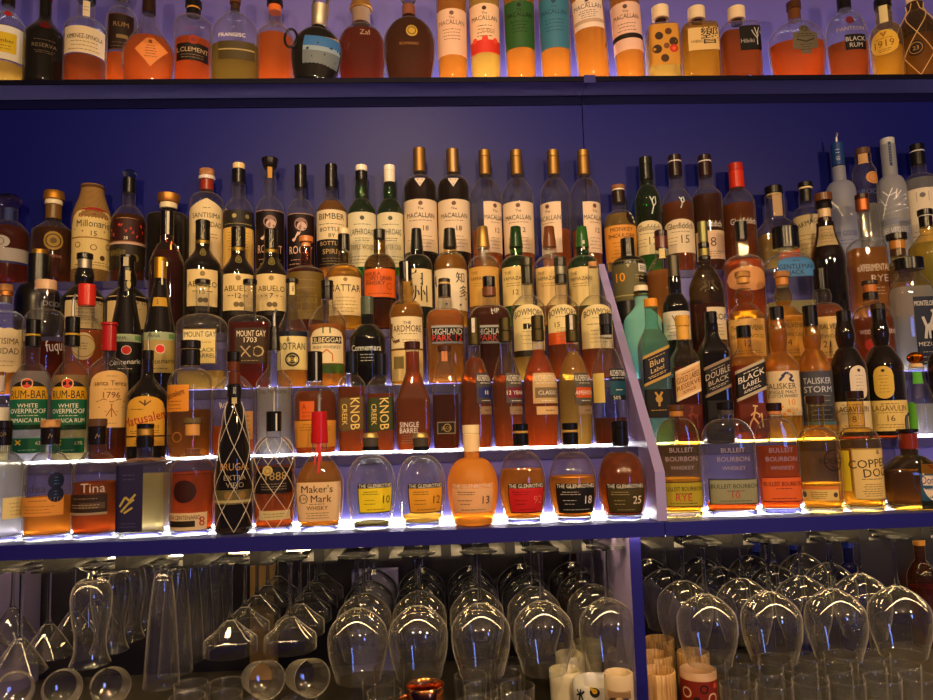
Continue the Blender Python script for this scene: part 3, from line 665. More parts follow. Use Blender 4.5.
def abu(x, w, tp, y0, nr, ds):
    bottle('D', x, w, tp, tp + 25, tp + 27, tp + 47, 14, 's', 'b', 'dk', y0 - 12, ds, [('neck_foil', '16130f', 21, 14), ('collar', 'm:907838', 4, 14.2)],
       [(y0, y0 + 36, -14, 14, 'f0d696', 'r', [('o', 0, .12, 2.5, '8a7440'), ('t', 'ABUELO', 0, .40, 5.5, '3a2a14'), ('t', nr, 0, .60, 5, '3a2a14'), ('p', [[(-.6, .6), (-.25, .6)], [(.25, .6), (.6, .6)]], .8, '6a5020'), ('o', -.1, .84, 2.6, '6a5a34'), ('o', .18, .84, 2.6, '6a5a34')]), (y0 + 36, y0 + 41, -14, 14, '1c140e', 'r', []),
        (tp + 29, tp + 38, -5, 6, '7a7038', 'oval', [('r', 0, .5, 3.4, '3a3414')], {'name': 'seal'}), (tp + 4, tp + 20, -5, 6, None, 'r', [('p', [[(-.6, .8), (.7, .4)], [(.1, .1), (-.2, .95)]], 1, 'a89858')])], name=R_)
abu(202, 38, 221, 273, '15', 'largest of three dark rums with cream labels, behind the flat shouldered clear bottle')
abu(238, 34, 228, 277, '12', 'middle one of three dark rums with cream labels')
abu(271, 32, 230, 277, '7', 'dark rum with cream label numbered seven')
bottle('D', 306, 36, 237, 248, 267, 273, 11, 'm', 'r', 'ol', 275, 'olive brown bottle with tall clear neck and orange glass stopper', [('stopper', 'c87a40', 6, 14), ('cork', 'd88a50', 5, 9)],
       [(275, 322, -17, 17, '6a5420', 'r', [('l', .1, .9, 5, '8a7434', .5), ('t', 'GOLD', .2, .6, 4, '8a7838')])], name=R_)
bottle('D', 345, 37, 229, 252, 265, 279, 11, 'r', 'y', 'go', 268, 'gold bottle with domed shoulder, black cap and cream parchment label', [('cap', 'e8d0a0', 6, 11), ('neck_foil', '16120f', 17, 12)],
       [(280, 318, -15, 16, 'f2dca2', 'r', [('t', 'NATTAR', 0, .3, 7, '3a3020'), ('l', .5, .95, 5, 'a88c4a', .7), ('o', 0, .08, 2, '8a7434')])])
bottle('D', 380, 33, 230, 240, 255, 272, 12, 'r', 'o', 'br', 302, 'olive necked bottle with bright orange label on the second step', [('cap', '1e1c12', 10, 12)],
       [(272, 300, -15, 15, 'ee6c28', 'r', [('t', 'NIKKA', -.4, .18, 4, '4a1c0c'), ('t', 'COFFEY GRAIN', -.1, .34, 4, '4a1c0c'), ('t', 'WHISKY', -.3, .5, 4, '4a1c0c'), ('r', .5, .62, 3.5, 'c04a18'), ('l', .8, .95, 1, 'a03c14')])])
bottle('D', 418, 31, 229, 252, 256, 268, 13, 'r', 'gk', 'go', 260, 'dark green shouldered bottle with cream label and two brush characters', [('cap', '181c16', 23, 13, .75)],
       [(272, 309, -14, 14, 'f0dca8', 'r', [('t', '白', -.05, .26, 12, '1c1812'), ('t', '州', .1, .68, 13, '1c1812')]), (309, 314, -14, 14, '1c1a14', 'r', [])])
bottle('D', 452, 35, 229, 249, 254, 268, 13, 'r', 'y', 'go', 257, 'clear golden bottle with pale label crossed by sweeping brush writing', [('cap', '242016', 20, 14, .8)],
       [(272, 313, -16, 16, 'f4e6c4', 'r', [('t', '知', .45, .22, 8, '1c1812'), ('t', '多', .62, .55, 9, '1c1812'), ('p', [[(-.9, .3), (-.5, .35), (-.6, .65), (-.2, .85), (.4, .88), (.8, .7)], [(-.8, .15), (-.75, .4)]], 1.8, '1c1812')])])
yam = lambda nr: [('t', 'THE', -.55, .15, 3, '8a6a30'), ('t', 'YAMAZAKI', -.2, .30, 3.4, '6a5024'), ('l', .4, .52, 2, '9a8040', .5, -.2), ('t', nr, -.1, .66, 5, '5a4420')]
for x, w, gl, lq, cp, lab, nr, ds in ((484, 34, 'c', 'br', 'm:b08a48', 'd8a850', ' ', 'gold capped bottle with tan label next to the brush written one'), (518, 33, 'g', 'go', '1c3a18', 'f0d690', '12', 'green glass bottle with dark green cap and cream label numbered twelve'),
                            (552, 33, 'c', 'am', '6a3a1c', 'f0cf8c', ' ', 'amber bottle with bronze cap between two green bottles'), (586, 33, 'g', 'go', '2c5a24', 'f0d690', ' ', 'green bottle beside the divider with white sticker on its cap')):
    bottle('D', x, w, 227, 250, 257, 269, 13, 'r', gl, lq, 275 if gl == 'g' else 270, ds, [('cap', cp, 22, 14, .72)],
           [(270, 308, -14.5, 14.5, lab, 'r', yam(nr))] + ([(242, 251, 1, 6, 'd8d8c8', 'r', [], {'name': 'sticker'})] if x == 586 else []))
bottle('D', 631, 36, 239, 256, 258, 265, 14, 'r', 'k', None, None, 'black bottle with olive grey label and orange number ten', [('cap', '161410', 17, 14)],
       [(263, 303, -16, 17, '6a6440', 'r', [('t', '10', -.45, .42, 9, 'f0a020'), ('y', -.1, .15, 2, 'b0a880'), ('l', .35, .5, 2, 'b0a070', .3, .4), ('b', .1, .3, 'f0ece0', .35, .95), ('t', 'BIG', .62, .2, 4.5, '2a2418'), ('b', .38, .55, '1c1a14', .35, .95), ('b', .86, .89, 'a89c68')])], opaque='15140f')
bottle('D', 664, 36, 231, 250, 259, 278, 13, 'm', 'c', 'am', 272, 'amber bottle with dark red capsule and gold crest beside the black one', [('cap', '2e1a16', 6, 13), ('neck_foil', '5a2a24', 13, 13)],
       [(250, 260, -7, 7, 'f0d890', 'r', [], {'name': 'neck_label'}), (282, 300, 2, 16, 'd8b060', 'dia', [('t', 'C', 0, .5, 8, '6a3c14'), ('r', 0, .5, 5, '6a3c14')])])
bottle('C', 709, 41, 222, 262, 266, 292, 11, 'm', 'o', 'br', 305, 'tall olive gold flask with silver green foil neck and ornate crest', [('neck_foil', 'm:8a8858', 22, 9.5), ('collar', '161410', 6, 11), ('neck_foil', 'm:8a8048', 8, 11), ('collar', '14120e', 4, 12)],
       [(276, 296, -15, 15, None, 'r', [('p', [[(-.6, .2), (-.2, .5), (-.6, .8)], [(.6, .2), (.2, .5), (.6, .8)], [(-.3, .9), (0, .1), (.3, .9)]], 1.6, '4a3c20'), ('t', 'SJS', 0, .5, 8, '4a3c20')]), (309, 341, -4, 18, 'ead9b4', 'r', [('t', 'VSOP', .1, .3, 6, '3a342a'), ('l', .5, .9, 4, '8a7a58', .6)])], d=.7, name='brandy_bottle', tb=.97)
bottle('D', 746, 39, 222, 241, 256, 268, 12, 'r', 'c', 'co', 262, 'copper round shouldered bottle with peach cloud shaped label', [('cap', '1a1a16', 19, 12)],
       [(270, 294, -16, 19, 'e8a868', 'oval', [])])
bottle('D', 790, 50, 228, 250, 254, 272, 15, 'r', 'c', 'pa', 303, 'clear bottle with black eight sided cap and blue arched label', [('cap', '14141a', 22, 25)],
       [(260, 280, -15, 22, '4a8cc8', 'arch', [('l', .15, .25, 1, '1c3458', .2), ('t', 'GENTLEMAN', 0, .5, 5, '14284a'), ('t', 'JACK', -.05, .78, 4.5, '14284a'), ('f', '3a70a8')])], n=4, d=.7)
bottle('D', 830, 34, 194, 224, 227, 262, 17, 's', 'b', 'bk', 262, 'tall maroon tapering bottle with wooden cap and beige paper neck label', [('cork', '6a4020', 8, 17), ('collar', '161210', 8, 16, .9), ('neck_foil', 'd8b888', 9, 12), ('collar', '2a1410', 5, 13)],
       [(228, 248, -11, 12, 'c8b080', 'r', [('l', .1, .9, 5, '8a7440', .7), ('t', 'TAIWAN', 0, .5, 5, '8a7440', 0)], {'name': 'neck_label'})])
bottle('D', 870, 37, 195, 212, 239, 250, 11, 'r', 'c', 'am', 250, 'amber bottle with long thin clear neck and white lettering on the glass', [('cork', '3a1c10', 5, 13), ('collar', 'm:b8683a', 12, 13)],
       [(262, 300, -16, 17, None, 'r', [('t', 'eXPERIMENTAL', 0, .22, 7, 'e8d8c0'), ('t', 'RYE', .3, .5, 7, 'e8d8c0'), ('l', .7, .95, 3, 'd8c0a0', .5, .2)])], n=5, d=.8)
bottle('D', 902, 32, 234, 257, 262, 276, 14, 'm', 'y', 'go', 284, 'pale gold bottle with wide black cap behind the wolf label', [('cap', '1c1712', 7, 19), ('cork', 'b87a30', 9, 14), ('neck_foil', '4a3018', 7, 14)], [])
bottle('D', 931, 38, 210, 228, 234, 248, 12, 'l', 'y', 'gy', 244, 'sloping shouldered bottle of pale green spirit with black ribbed cap', [('cap', '14120f', 6, 14), ('collar', 'e0dccc', 1, 12), ('neck_foil', '16130f', 11, 12)], [], name='tequila_bottle')

# ---- middle step
bottle('C', 4, 40, 285, 304, 311, 325, 12, 'r', 'c', 'am', 372, 'cut off clear bottle with scalloped cream label, cork and copper collar', [('cork', 'w:c88848', 7, 13), ('collar', 'm:b87840', 5, 14), ('neck_foil', '5a4a40', 7, 12)],
       [(330, 374, -18, 18, 'efd9a6', 'scal', [('t', 'SANTISIMA', -.1, .3, 6, '5a4a34'), ('t', 'TRINIDAD', -.1, .52, 6, '5a4a34'), ('l', .7, .9, 2, 'a08850', .4)])], name=R_)
bottle('C', 43, 42, 281, 291, 310, 326, 16, 'r', 'c', 'dr', 343, 'clear bottle of dark red rum with broad pale cork and white script', [('cork', 'd8b088', 10, 20)],
       [(336, 358, -6, 20, None, 'r', [('t', 'fuque', 0, .5, 11, 'f0e8e0', .15)])], name=R_)
bottle('C', 85, 40, 285, 307, 318, 334, 15, 'm', 'c', 'or', 332, 'bright orange bottle with red capsule and round cream label', [('neck_foil', 'd03020', 22, 16.5)],
       [(335, 362, -12, 8, 'f0d890', 'oval', [('r', 0, .5, 11, 'b08838'), ('l', .35, .65, 3, '8a6a30', .4)]), (292, 304, -6, 6, None, 'r', [('p', [[(-.4, .9), (0, .1), (.4, .9)], [(-.6, .5), (.6, .5)]], 1, '5a1410')])], name=R_)
cen = lambda bg, cA: [('b', 0, .2, 'a8b890'), ('t', 'CANA', -.3, .1, 3, '3a4a2c'), ('b', .04, .16, '6a9a5a', .5, .9), ('o', .05, .42, 4, 'd8281c'), ('r', .05, .42, 4.6, 'e8d8c0', .6), ('t', 'Centenario', 0, .72, 5, cA, .08), ('l', .85, .95, 1, cA, .5)]
bottle('C', 125, 31, 258, 294, 298, 338, 17, 'l', 'k', 'bk', 320, 'black cone shaped bottle with torn cream paper on its capsule and red spot label', [('neck_foil', '16130f', 36, 13)],
       [(336, 374, -14, 14, '1a1814', 'r', cen('k', 'e8e0d0')), (259, 268, -6, 2, 'c8bc98', 'r', [], {'name': 'seal_strip'}), (272, 282, -2, 6, 'd8c890', 'scal', [], {'name': 'seal_strip'}), (282, 290, 0, 7, 'd0c080', 'oval', [], {'name': 'seal_strip'})], name=R_)
bottle('C', 159, 31, 258, 280, 283, 335, 12, 'l', 'b', 'dk', 312, 'brown cone shaped bottle with gold capsule and red spot label', [('neck_foil', 'm:b88a28', 22, 12)],
       [(334, 374, -14, 14, 'b8a05c', 'r', cen('g', '3a2c14')), (299, 308, -10, 10, 'd0a030', 'r', [('t', '5', -.3, .5, 5, '5a3c10')], {'name': 'neck_label'}), (262, 286, 2, 6, 'e8dcc4', 'r', [], {'name': 'seal_strip'})], name=R_)
bottle('C', 203, 50, 280, 285, 315, 328, 13, 'r', 'c', 'go', 372, 'wide flat shouldered clear bottle with yellow cream label and black ringed neck', [('cap', '1c1812', 5, 15)],
       [(331, 366, -15, 17, 'f2da8a', 'r', [('f', '8a7030'), ('b', .02, .32, 'f4e4a8'), ('t', 'MOUNT GAY', .05, .16, 5.5, '2c2414'), ('l', .36, .42, 1, 'a89040'), ('t', 'BLACK', .35, .6, 4, '3a3018'), ('t', 'BARREL', .35, .76, 4, '3a3018'), ('f', '8a7030')])], n=4, d=.75, name=R_)
bottle('C', 249, 43, 280, 285, 316, 324, 12, 'r', 'c', 'dr', 324, 'flat shouldered dark red bottle with brown label and big outlined letters', [('cap', '14110f', 5, 14), ],
       [(330, 365, -12, 18, '3c2a1a', 'r', [('t', 'MOUNT GAY', .05, .16, 6, 'f0e0c8'), ('t', '1703', 0, .34, 5, 'f0e0c8'), ('t', 'XO', .1, .66, 11, 'b8a078'), ('t', 'XO', .1, .66, 8.5, '3c2a1a'), ('l', .88, .96, 1, 'a08860')]), (287, 308, -5, 5, 'c8a878', 'r', [('l', .1, .9, 4, '8a7048', .5)], {'name': 'cork'})], n=4, d=.75, name=R_)
bottle('C', 293, 31, 279, 284, 306, 336, 12, 's', 'c', 'am', 370, 'clear bottle with cream and navy label bearing a dark round emblem', [('cap', '1a1814', 5, 13)],
       [(284, 296, -6, 6, 'e8d898', 'r', [('t', '8', .3, .5, 6, '3a3424')], {'name': 'neck_label'}), (333, 338, -14.5, 14.5, '1c2230', 'r', []), (338, 371, -14.5, 14.5, 'f0de98', 'r', [('t', '8', -.2, .1, 4, '4a3c1c'), ('t', 'BOTRAN', 0, .3, 7, '2c2a20'), ('o', 0, .7, 7, '2c281c'), ('r', 0, .7, 5, 'b0a060'), ('t', 'B', 0, .7, 5, 'b0a060')])], name=R_)
bottle('C', 327, 38, 281, 300, 306, 325, 12, 'm', 'c', 'am', 326, 'amber bottle with cream arched label above a green strip, black capsule', [('cap', '16120f', 7, 12.5), ('neck_foil', '16120f', 12, 12)],
       [(330, 365, -16, 15, 'f2e0b0', 'arch', [('q', 0, .08, 4, '3a5a2c', 3), ('b', .25, .45, '2a2418', -.85, .85), ('t', 'KILBEGGAN', 0, .35, 5, 'f0e0b0'), ('t', 'IRISH WHISKEY', 0, .55, 3, '5a4a28'), ('p', [[(-.3, .95), (-.3, .75), (0, .62), (.3, .75), (.3, .95)]], 1.4, 'c87838')]), (366, 375, -16, 15, '4a6a28', 'r', [])])
bottle('C', 368, 36, 297, 316, 325, 340, 13, 'm', 'gk', 'bk', 338, 'dark green bottle with grey green capsule and white handwritten name', [('neck_foil', '4a5444', 19, 13)],
       [(344, 366, -16, 15, None, 'r', [('t', 'Connemara', -.05, .25, 6, 'd8dcd0'), ('l', .5, .9, 3, 'a8b0a0', .35)])])
bottle('C', 407, 34, 262, 281, 301, 316, 14, 'r', 'y', 'go', 306, 'golden bottle with black foil, cream eagle label and glowing sides', [('neck_foil', '17130f', 19, 13)],
       [(263, 283, 2, 6, 'e8e0d0', 'r', [], {'name': 'seal_strip'}), (319, 350, -15, 15.5, 'f2e2b4', 'r', [('t', 'THE', 0, .2, 3, '4a3a24'), ('t', 'ARDMORE', .02, .38, 6.5, '4a2c1c'), ('l', .5, .6, 1, '8a7440'), ('p', [[(-.9, .2), (-.95, .6), (-.7, .8), (-.4, .75)]], 3, '6a4a2c'), ('l', .7, .95, 3, 'a08c50', .5, .2)]), (352, 382, -15, 15.5, 'e8cf90', 'r', [('b', .2, .6, '8a7a48', -.8, -.2), ('l', .2, .9, 4, 'a08c50', .4, .3)])], bulge=.05)
bottle('C', 446, 38, 279, 298, 309, 320, 14, 'r', 'c', 'am', 312, 'amber bottle with black and silver plate label, short dark cap', [('cap', '2a2018', 4, 12), ('collar', 'c8a868', 2, 12), ('neck_foil', '1c1612', 13, 13)],
       [(328, 346, -14, 17, '16161a', 'r', [('b', 0, .12, 'a8a8a8'), ('b', .88, 1, '808488'), ('t', 'HIGHLAND', 0, .34, 6, 'c8c4b8'), ('t', 'PARK 12', 0, .68, 6, 'c83828')])], n=3)
bottle('C', 491, 41, 277, 297, 306, 318, 14, 'r', 'c', 'dk', 310, 'dark reddish bottle with black and silver plate label and black cap', [('cap', '141210', 11, 13), ('neck_foil', '6a3c24', 9, 14)],
       [(328, 346, -14, 17, '16161a', 'r', [('b', 0, .12, 'a8a8a8'), ('b', .88, 1, '808488'), ('t', 'HIGHLAND', 0, .34, 6, 'c8c4b8'), ('t', 'PARK 18', 0, .68, 6, 'c83828')]), (309, 318, -3, 12, None, 'r', [('t', 'HP', 0, .5, 5, 'd8d0c8')])], n=3)
bow = lambda nr: [('t', 'BOWMORE', 0, .16, 6.5, '4a4024', 0, 5), ('l', .28, .34, 1, '9a8a50', .4), ('l', .55, .9, 4, 'b09c60', .45)] + nr
bottle('C', 530, 34, 258, 285, 296, 308, 12, 'm', 'c', 'go', 357, 'clear bottle with arched cream label and small black box numbered twelve', [('cap', '2c2a1a', 9, 12.5), ('neck_foil', '242214', 18, 12)],
       [(307, 352, -15, 15, 'f2e0a4', 'arch', bow([('b', .42, .54, '1c1a14', -.3, .4), ('t', '12', .05, .48, 5, 'f0e0b0')])), (352, 358, -15, 15, '2a2418', 'r', [])])
bottle('C', 564, 34, 258, 285, 296, 308, 12, 'm', 'c', 'rd', 309, 'red amber bottle with arched cream label over an orange square', [('cap', '2c2a24', 9, 12.5), ('neck_foil', 'm:7a7868', 9, 12), ('collar', '242218', 9, 12.5)],
       [(307, 346, -14, 14, 'f2e0a4', 'arch', bow([('b', .7, 1, 'e8642c', -1, .6), ('t', '15', -.3, .5, 5, '6a5c34')]))])
bottle('C', 597, 34, 262, 268, 296, 308, 11, 'm', 'c', 'rd', 309, 'red bottle with arched cream label, long clear neck and small cork', [('cork', 'w:d8a060', 6, 9)],
       [(307, 350, -14, 16, 'f2e0a4', 'arch', bow([('l', .4, .5, 1, '6a5c34')]))])
bottle('C', 645, 39, 286, 297, 304, 322, 13, 's', 't', None, None, 'frosted turquoise bottle with cream cork behind the divider panel', [('cork', 'e8dcb8', 6, 14), ('collar', 'g:d8e8e0', 5, 15)], [], opaque='f:b4f4e2', name=G_)
bottle('C', 678, 34, 256, 278, 294, 308, 12.5, 'm', 'k', 'bk', 300, 'black bottle with silver dark capsule and small white label', [('neck_foil', 'm:5a5448', 22, 11.5)],
       [(313, 341, -13, 13, 'f0e4cc', 'r', [('t', 'VSOP', .3, .25, 6, '4a4034'), ('l', .45, .9, 4, '9a8a70', .6)])], bulge=.05, name='port_bottle')
bal = lambda nr, sub: [('t', 'THE BALVENIE', 0, .24, 5, '5a4420'), ('p', [[(-.7, .38), (.7, .38)]], .5, '9a7c40'), ('t', sub, 0, .47, 3.6, '6a5024'), ('t', nr, 0, .66, 6, '4a3418'), ('l', .82, .95, 2, 'a08040', .7), ('p', [[(-.9, .1), (-.4, .04), (.4, .04), (.9, .1)]], .6, '9a7c40')]
bottle('C', 747, 38, 272, 290, 304, 322, 13, 'm', 'y', 'go', 312, 'amber bottle with bulging clear neck, tan cork and tan label', [('cork', 'w:c89040', 6, 15), ('neck_foil', 'd89a48', 6, 12)],
       [(321, 358, -16, 17, 'eebe70', 'r', bal('12', 'DOUBLEWOOD'))], bulge=.4, tb=.97)
bottle('C', 787, 38, 272, 288, 306, 322, 12, 'm', 'y', 'go', 303, 'gold bottle with hourglass neck and tan label numbered fourteen', [('cork', 'w:b87c38', 6, 15), ('neck_foil', 'c8802c', 8, 12)],
       [(318, 358, -15, 17, 'd8a048', 'r', bal('14', 'CARIBBEAN CASK'))], bulge=.45, tb=.97)
bottle('C', 826, 37, 269, 291, 304, 316, 14, 'r', 'c', 'rd', 306, 'red amber bottle with black capsule and cream label numbered twenty one', [('cap', '14110e', 22, 12.5)],
       [(319, 360, -16, 17, 'f0cc84', 'r', bal('21', 'PORTWOOD'))], bulge=.25, tb=.97)
bottle('C', 876, 46, 281, 300, 306, 323, 15, 'r', 'c', 'rd', 318, 'broad copper red flask with white lettering and red round emblem', [('cap', '3a2c20', 4, 15), ('cork', 'c07030', 8, 12), ('neck_foil', '241c18', 8, 14)],
       [(328, 338, -19, 19, None, 'r', [('t', 'WOODFORD RESERVE', 0, .5, 4.5, 'f0d8c8')]), (340, 352, -14, -2, 'c83018', 'oval', [])], n=3, d=.65, tb=.96)
bottle('C', 914, 48, 259, 271, 276, 296, 20, 'm', 'c', 'cl', 288, 'clear bottle with wide black cap and navy label showing a white wolf', [('cap', '14130f', 12, 27)],
       [(299, 366, -5, 23, '1c2438', 'r', [('t', 'MONTELOBOS', 0, .1, 5, 'e8e4d8'), ('p', [[(-.3, .62), (-.15, .45), (-.4, .3)], [(-.15, .45), (.2, .4), (.5, .25), (.3, .2)], [(.2, .4), (.35, .6)], [(0, .43), (.1, .62)], [(.4, .3), (.7, .3)]], 2.6, 'b8b4ac'), ('t', 'MEZCAL', 0, .7, 4, 'c8c4bc'), ('l', .78, 1, 3, 'a0a0a0', .7)])], n=4, d=.7, name='mezcal_bottle')
# ---- second step from the bottom
bottle('B', -3, 24, 376, 392, 398, 410, 10, 'm', 'c', 'pa', 425, 'clear bottle mostly cut off by the frame edge with a wire ring at its neck', [('cap', 'c8b8a8', 16, 11)], [(408, 424, -8, 11, 'efe6c8', 'r', [])])
rb = lambda e=0: [('b', .38, 1, '1c6a48'), ('b', 0, .12, '1c1c18'), ('b', .12, .38, 'e8b020'), ('b', .9, 1, '181a16'), ('o', -.05, .06, 5.2, 'd8482a'), ('r', -.05, .06, 5.2, 'f0d0a0', .6), ('t', 'RUM-BAR', 0, .28, 8, '14120e'), ('t', 'WHITE', 0, .51, 4, 'e8ecd8'), ('t', 'OVERPROOF', 0, .62, 4.6, 'e8ecd8'), ('l', .69, .74, 1, 'c8d8b8', .6), ('t', 'JAMAICA RUM', 0, .81, 4, 'e8ecd8')]
strip = [('p', [[(-.62, .15), (-.35, .45)], [(-.62, .45), (-.35, .15)]], 1.4, 'e8c020'), ('b', 0, .04, '50a080'), ('t', '63%', .6, .35, 3.4, 'd8e0c8'), ('l', .7, .9, 1, '90b898', .5)]
bottle('B', 30, 37, 320, 348, 364, 384, 13, 'm', 'c', 'cl', 372, 'clear bottle of white rum with yellow and green label, no pouring spout', [('cap', '12110f', 15, 13.5), ('collar', 'c8a030', 2, 13.8), ('neck_foil', '14130f', 11, 14.2)],
       [(382, 430, -17, 14, 'e8b020', 'arch', rb()), (438, 453, -16, 14, '1c6a48', 'r', strip)], tb=.98, name=R_)
bottle('B', 71, 37, 295, 348, 362, 382, 13, 'm', 'c', 'pa', 376, 'bottle of white rum with yellow and green label and steel pouring spout', [('spout', 'm:c8c4b8', 23, 3.2), ('cap', '12110f', 17, 13.5), ('collar', 'c8a030', 2, 13.8), ('neck_foil', '14130f', 11, 14.2)],
       [(382, 430, -16, 14, 'e8b020', 'arch', rb()), (438, 453, -15, 13, '1c6a48', 'r', strip)], tb=.98, name=R_)
bottle('B', 107, 39, 323, 352, 358, 371, 12, 'm', 'c', 'dk', 428, 'clear bottle dipped in red wax with tall orange cream label', [('wax_seal', 'b02420', 3, 16), ('wax_seal', 'a81c1c', 26, 14, .95)],
       [(372, 428, -16, 18, 'f2c478', 'arch', [('l', .08, .12, 1, 'a07830', .25), ('t', 'santa Teresa', 0, .22, 5, '6a3c1c'), ('l', .3, .36, 1, 'a07830', .4), ('t', '1796', 0, .43, 6, '7a4420'), ('p', [[(-.6, .55), (-.3, .5), (0, .56), (.3, .5), (.6, .55)], [(-.5, .65), (0, .6), (.5, .65)], [(0, .6), (0, .82)], [(-.2, .8), (0, .66), (.2, .8)], [(-.25, .72), (.25, .72)]], .8, '9a5a28'), ('l', .9, .95, 1, 'a07830', .3)])], name=R_)
bottle('B', 147, 40, 333, 361, 374, 398, 10.5, 's', 'b', 'bk', 380, 'dark brown bottle with yellow label, red script and steel pouring spout', [('spout', 'm:b8b4a8', 18, 3), ('cap', '191410', 10, 11)],
       [(397, 446, -18, 16, 'f0b440', 'arch', [('p', [[(-.25, .1), (0, .18), (.25, .1)], [(0, .08), (0, .2)]], 1.2, '5a3a14'), ('l', .25, .28, 1, '7a5420', .5, -.4), ('t', 'Matusalem', 0, .44, 9, 'a81c1c', .22), ('t', '15', .55, .62, 3.5, '6a4a1c'), ('l', .68, .76, 2, '7a5420', .7), ('b', .79, .82, '2a1c10'), ('l', .85, .97, 2, '8a6424', .6)])], name=R_)
bottle('B', 190, 44, 341, 366, 369, 386, 18, 'r', 'c', 'br', 410, 'clear bottle with thick black capsule, paper tag and orange side label', [('cap', '14120f', 8, 20), ('collar', '6a5a40', 1.5, 18), ('neck_foil', '14120f', 16, 19)],
       [(386, 412, -21, -1, 'ee9a30', 'r', [('t', 'Matusalem', -.1, .35, 6, '5a1c14', .25), ('l', .55, .95, 3, '8a5420', .6)]), (354, 364, 1, 7, 'e8dcb8', 'pill', [], {'name': 'paper_tag'}), (430, 444, -16, -6, None, 'r', [('r', 0, .5, 5, 'c88840', .8)])], tb=.98, name=R_)
bottle('B', 233, 43, 352, 372, 376, 394, 12, 'm', 'c', 'or', 426, 'nearly empty clear bottle behind the black netted cone', [('cap', '14120f', 10, 14), ('cork', '5a2c14', 10, 12)],
       [(412, 440, 2, 18, 'e8b070', 'r', [('l', .1, .9, 5, '8a5a28', .6)]), (400, 410, -18, 4, None, 'r', [('t', 'Ron', 0, .5, 6, 'e8dcc8', .3)])], name=R_)
bottle('B', 275, 39, 310, 352, 366, 385, 13, 's', 'c', 'cl', 388, 'clear bottle with black pouring cap and thin steel spout beside the dark red one', [('spout', 'm:c8c4b8', 17, 3.2), ('cap', '191714', 25, 12.5, .75)],
       [(388, 396, -15, 12, None, 'r', [('t', 'Tres Hombres', 0, .5, 5, '4a4038')])], name=R_)
bottle('B', 315, 46, 352, 382, 386, 402, 15, 'r', 'c', 'rd', 392, 'dark red bottle with black capsule carrying a silver strip and an orange square', [('neck_foil', '17120f', 30, 15)],
       [(353, 381, 1, 6, 'a8a49c', 'r', [], {'name': 'seal_strip'}), (402, 420, -15, -1, 'e86a28', 'r', [('t', 'A', -.3, .3, 5, 'b03c14'), ('l', .5, .9, 2, 'b03c14', .6)]), (421, 447, -20, 20, 'e8a040', 'r', [('q', .1, .62, 7, '2c1c12', 4), ('l', .1, .4, 3, 'b07420', .7)])], tb=.98)
for x, w, ds, lc, t0 in ((352, 28, 'red square bottle whose brown label carries big letters turned sideways', '5a4420', 352), (381, 28, 'red square bottle whose green label carries big letters turned sideways', '3a4420', 354)):
    bottle('B', x, w, t0, t0 + 22, t0 + 24, t0 + 34, 13, 'm', 'c', 'rd', 387 if x < 360 else 394, ds, [('neck_foil', '14161c', 22, 13)],
       [(398, 431, -12.5, 13, lc, 'r', [('t', 'KNOB', .3, .5, 9, 'e8c870', -PI / 2), ('t', 'CREEK', -.5, .5, 5, 'e8c870', -PI / 2)], {'slope': .06})], n=5, d=.9)
bottle('B', 414, 36, 342, 350, 372, 400, 14, 'l', 'c', 'rd', 352, 'square bottle with ridged orange shoulders and white lettering on the glass', [('cap', '3a1c12', 8, 16)],
       [(422, 433, -14, 6, None, 'r', [('t', 'SINGLE', 0, .25, 5, 'f0e8dc'), ('t', 'BARREL', 0, .78, 5, 'f0e8dc')]), (433, 445, -14, 4, None, 'r', [('l', .1, .9, 4, '8a7a68', .8)])], n=6, d=.95)
bottle('B', 446, 28, 346, 352, 362, 394, 13, 'm', 'c', 'dk', 395, 'slim square bottle with pear shaped clear shoulders and small framed emblem', [('cap', '4a2a1a', 6, 14)],
       [(422, 434, -9, 9, '1c1410', 'r', [('f', '8a7a60'), ('r', .1, .5, 4, 'a88848'), ('t', 'JACK', 0, .5, 3, 'a89058')]), (352, 362, -6, 6, 'd88a58', 'r', [], {'name': 'cork'})], n=5, d=.95)
def auch(x, w, tp, cb, gl, lq, fill, lab, x0, x1, sub, sc, ds, cap='m:4a4024', strip_=False, y0=374, ink='e8e0cc'):
    bottle('B', x, w, tp, cb, cb + 12, cb + 44, 12, 'm', gl, lq, fill, ds, [('cap', cap, (cb - tp) * .55, 12.5), ('neck_foil', cap, (cb - tp) * .45, 13)],
       [(y0, y0 + 30, x0, x1, lab, 'r', [('t', 'AUCHENTOSHAN', 0, .17, 6, ink), ('l', .3, .38, 1, ink, .8), ('b', .48, .82, sc, -.85, .85), ('t', sub, 0, .65, 4, 'f0e4d0'), ('l', .88, .95, 1, ink, .7)]), (y0 + 33, y0 + 41, x0 + 3, x1, '9a8060' if lab != 'd8b880' else 'e8c080', 'r', [('l', .3, .7, 1, '4a3420', .5)])]
       + ([(tp + 1, cb - 1, -5, 3, 'e4dccc', 'r', [('l', .2, .8, 2, '8a8478', .4)], {'name': 'seal_strip'})] if strip_ else []), tb=.99)
auch(477, 33, 318, 346, 'c', 'rd', 358, '4a4448', 1, 16, '18', '2a3470', 'copper red bottle with white paper strip on its cap and blue side label', strip_=True)
auch(508, 32, 318, 343, 'c', 'rd', 376, '5a5048', -1, 15.5, '12 YEARS', '7a2438', 'half full bottle with olive cap and wine red side label')
auch(541, 36, 316, 342, 'c', 'co', 350, 'd8b880', -7, 18, 'CLASSIC', '8a7450', 'glowing copper orange bottle with tan side label', ink='f4e8c8')
auch(575, 34, 315, 343, 'c', 'go', 352, '5a5448', 0, 16.5, 'AMERICAN', 'd85a20', 'golden bottle with grey label and orange stripe by the nearly empty one', strip_=True)
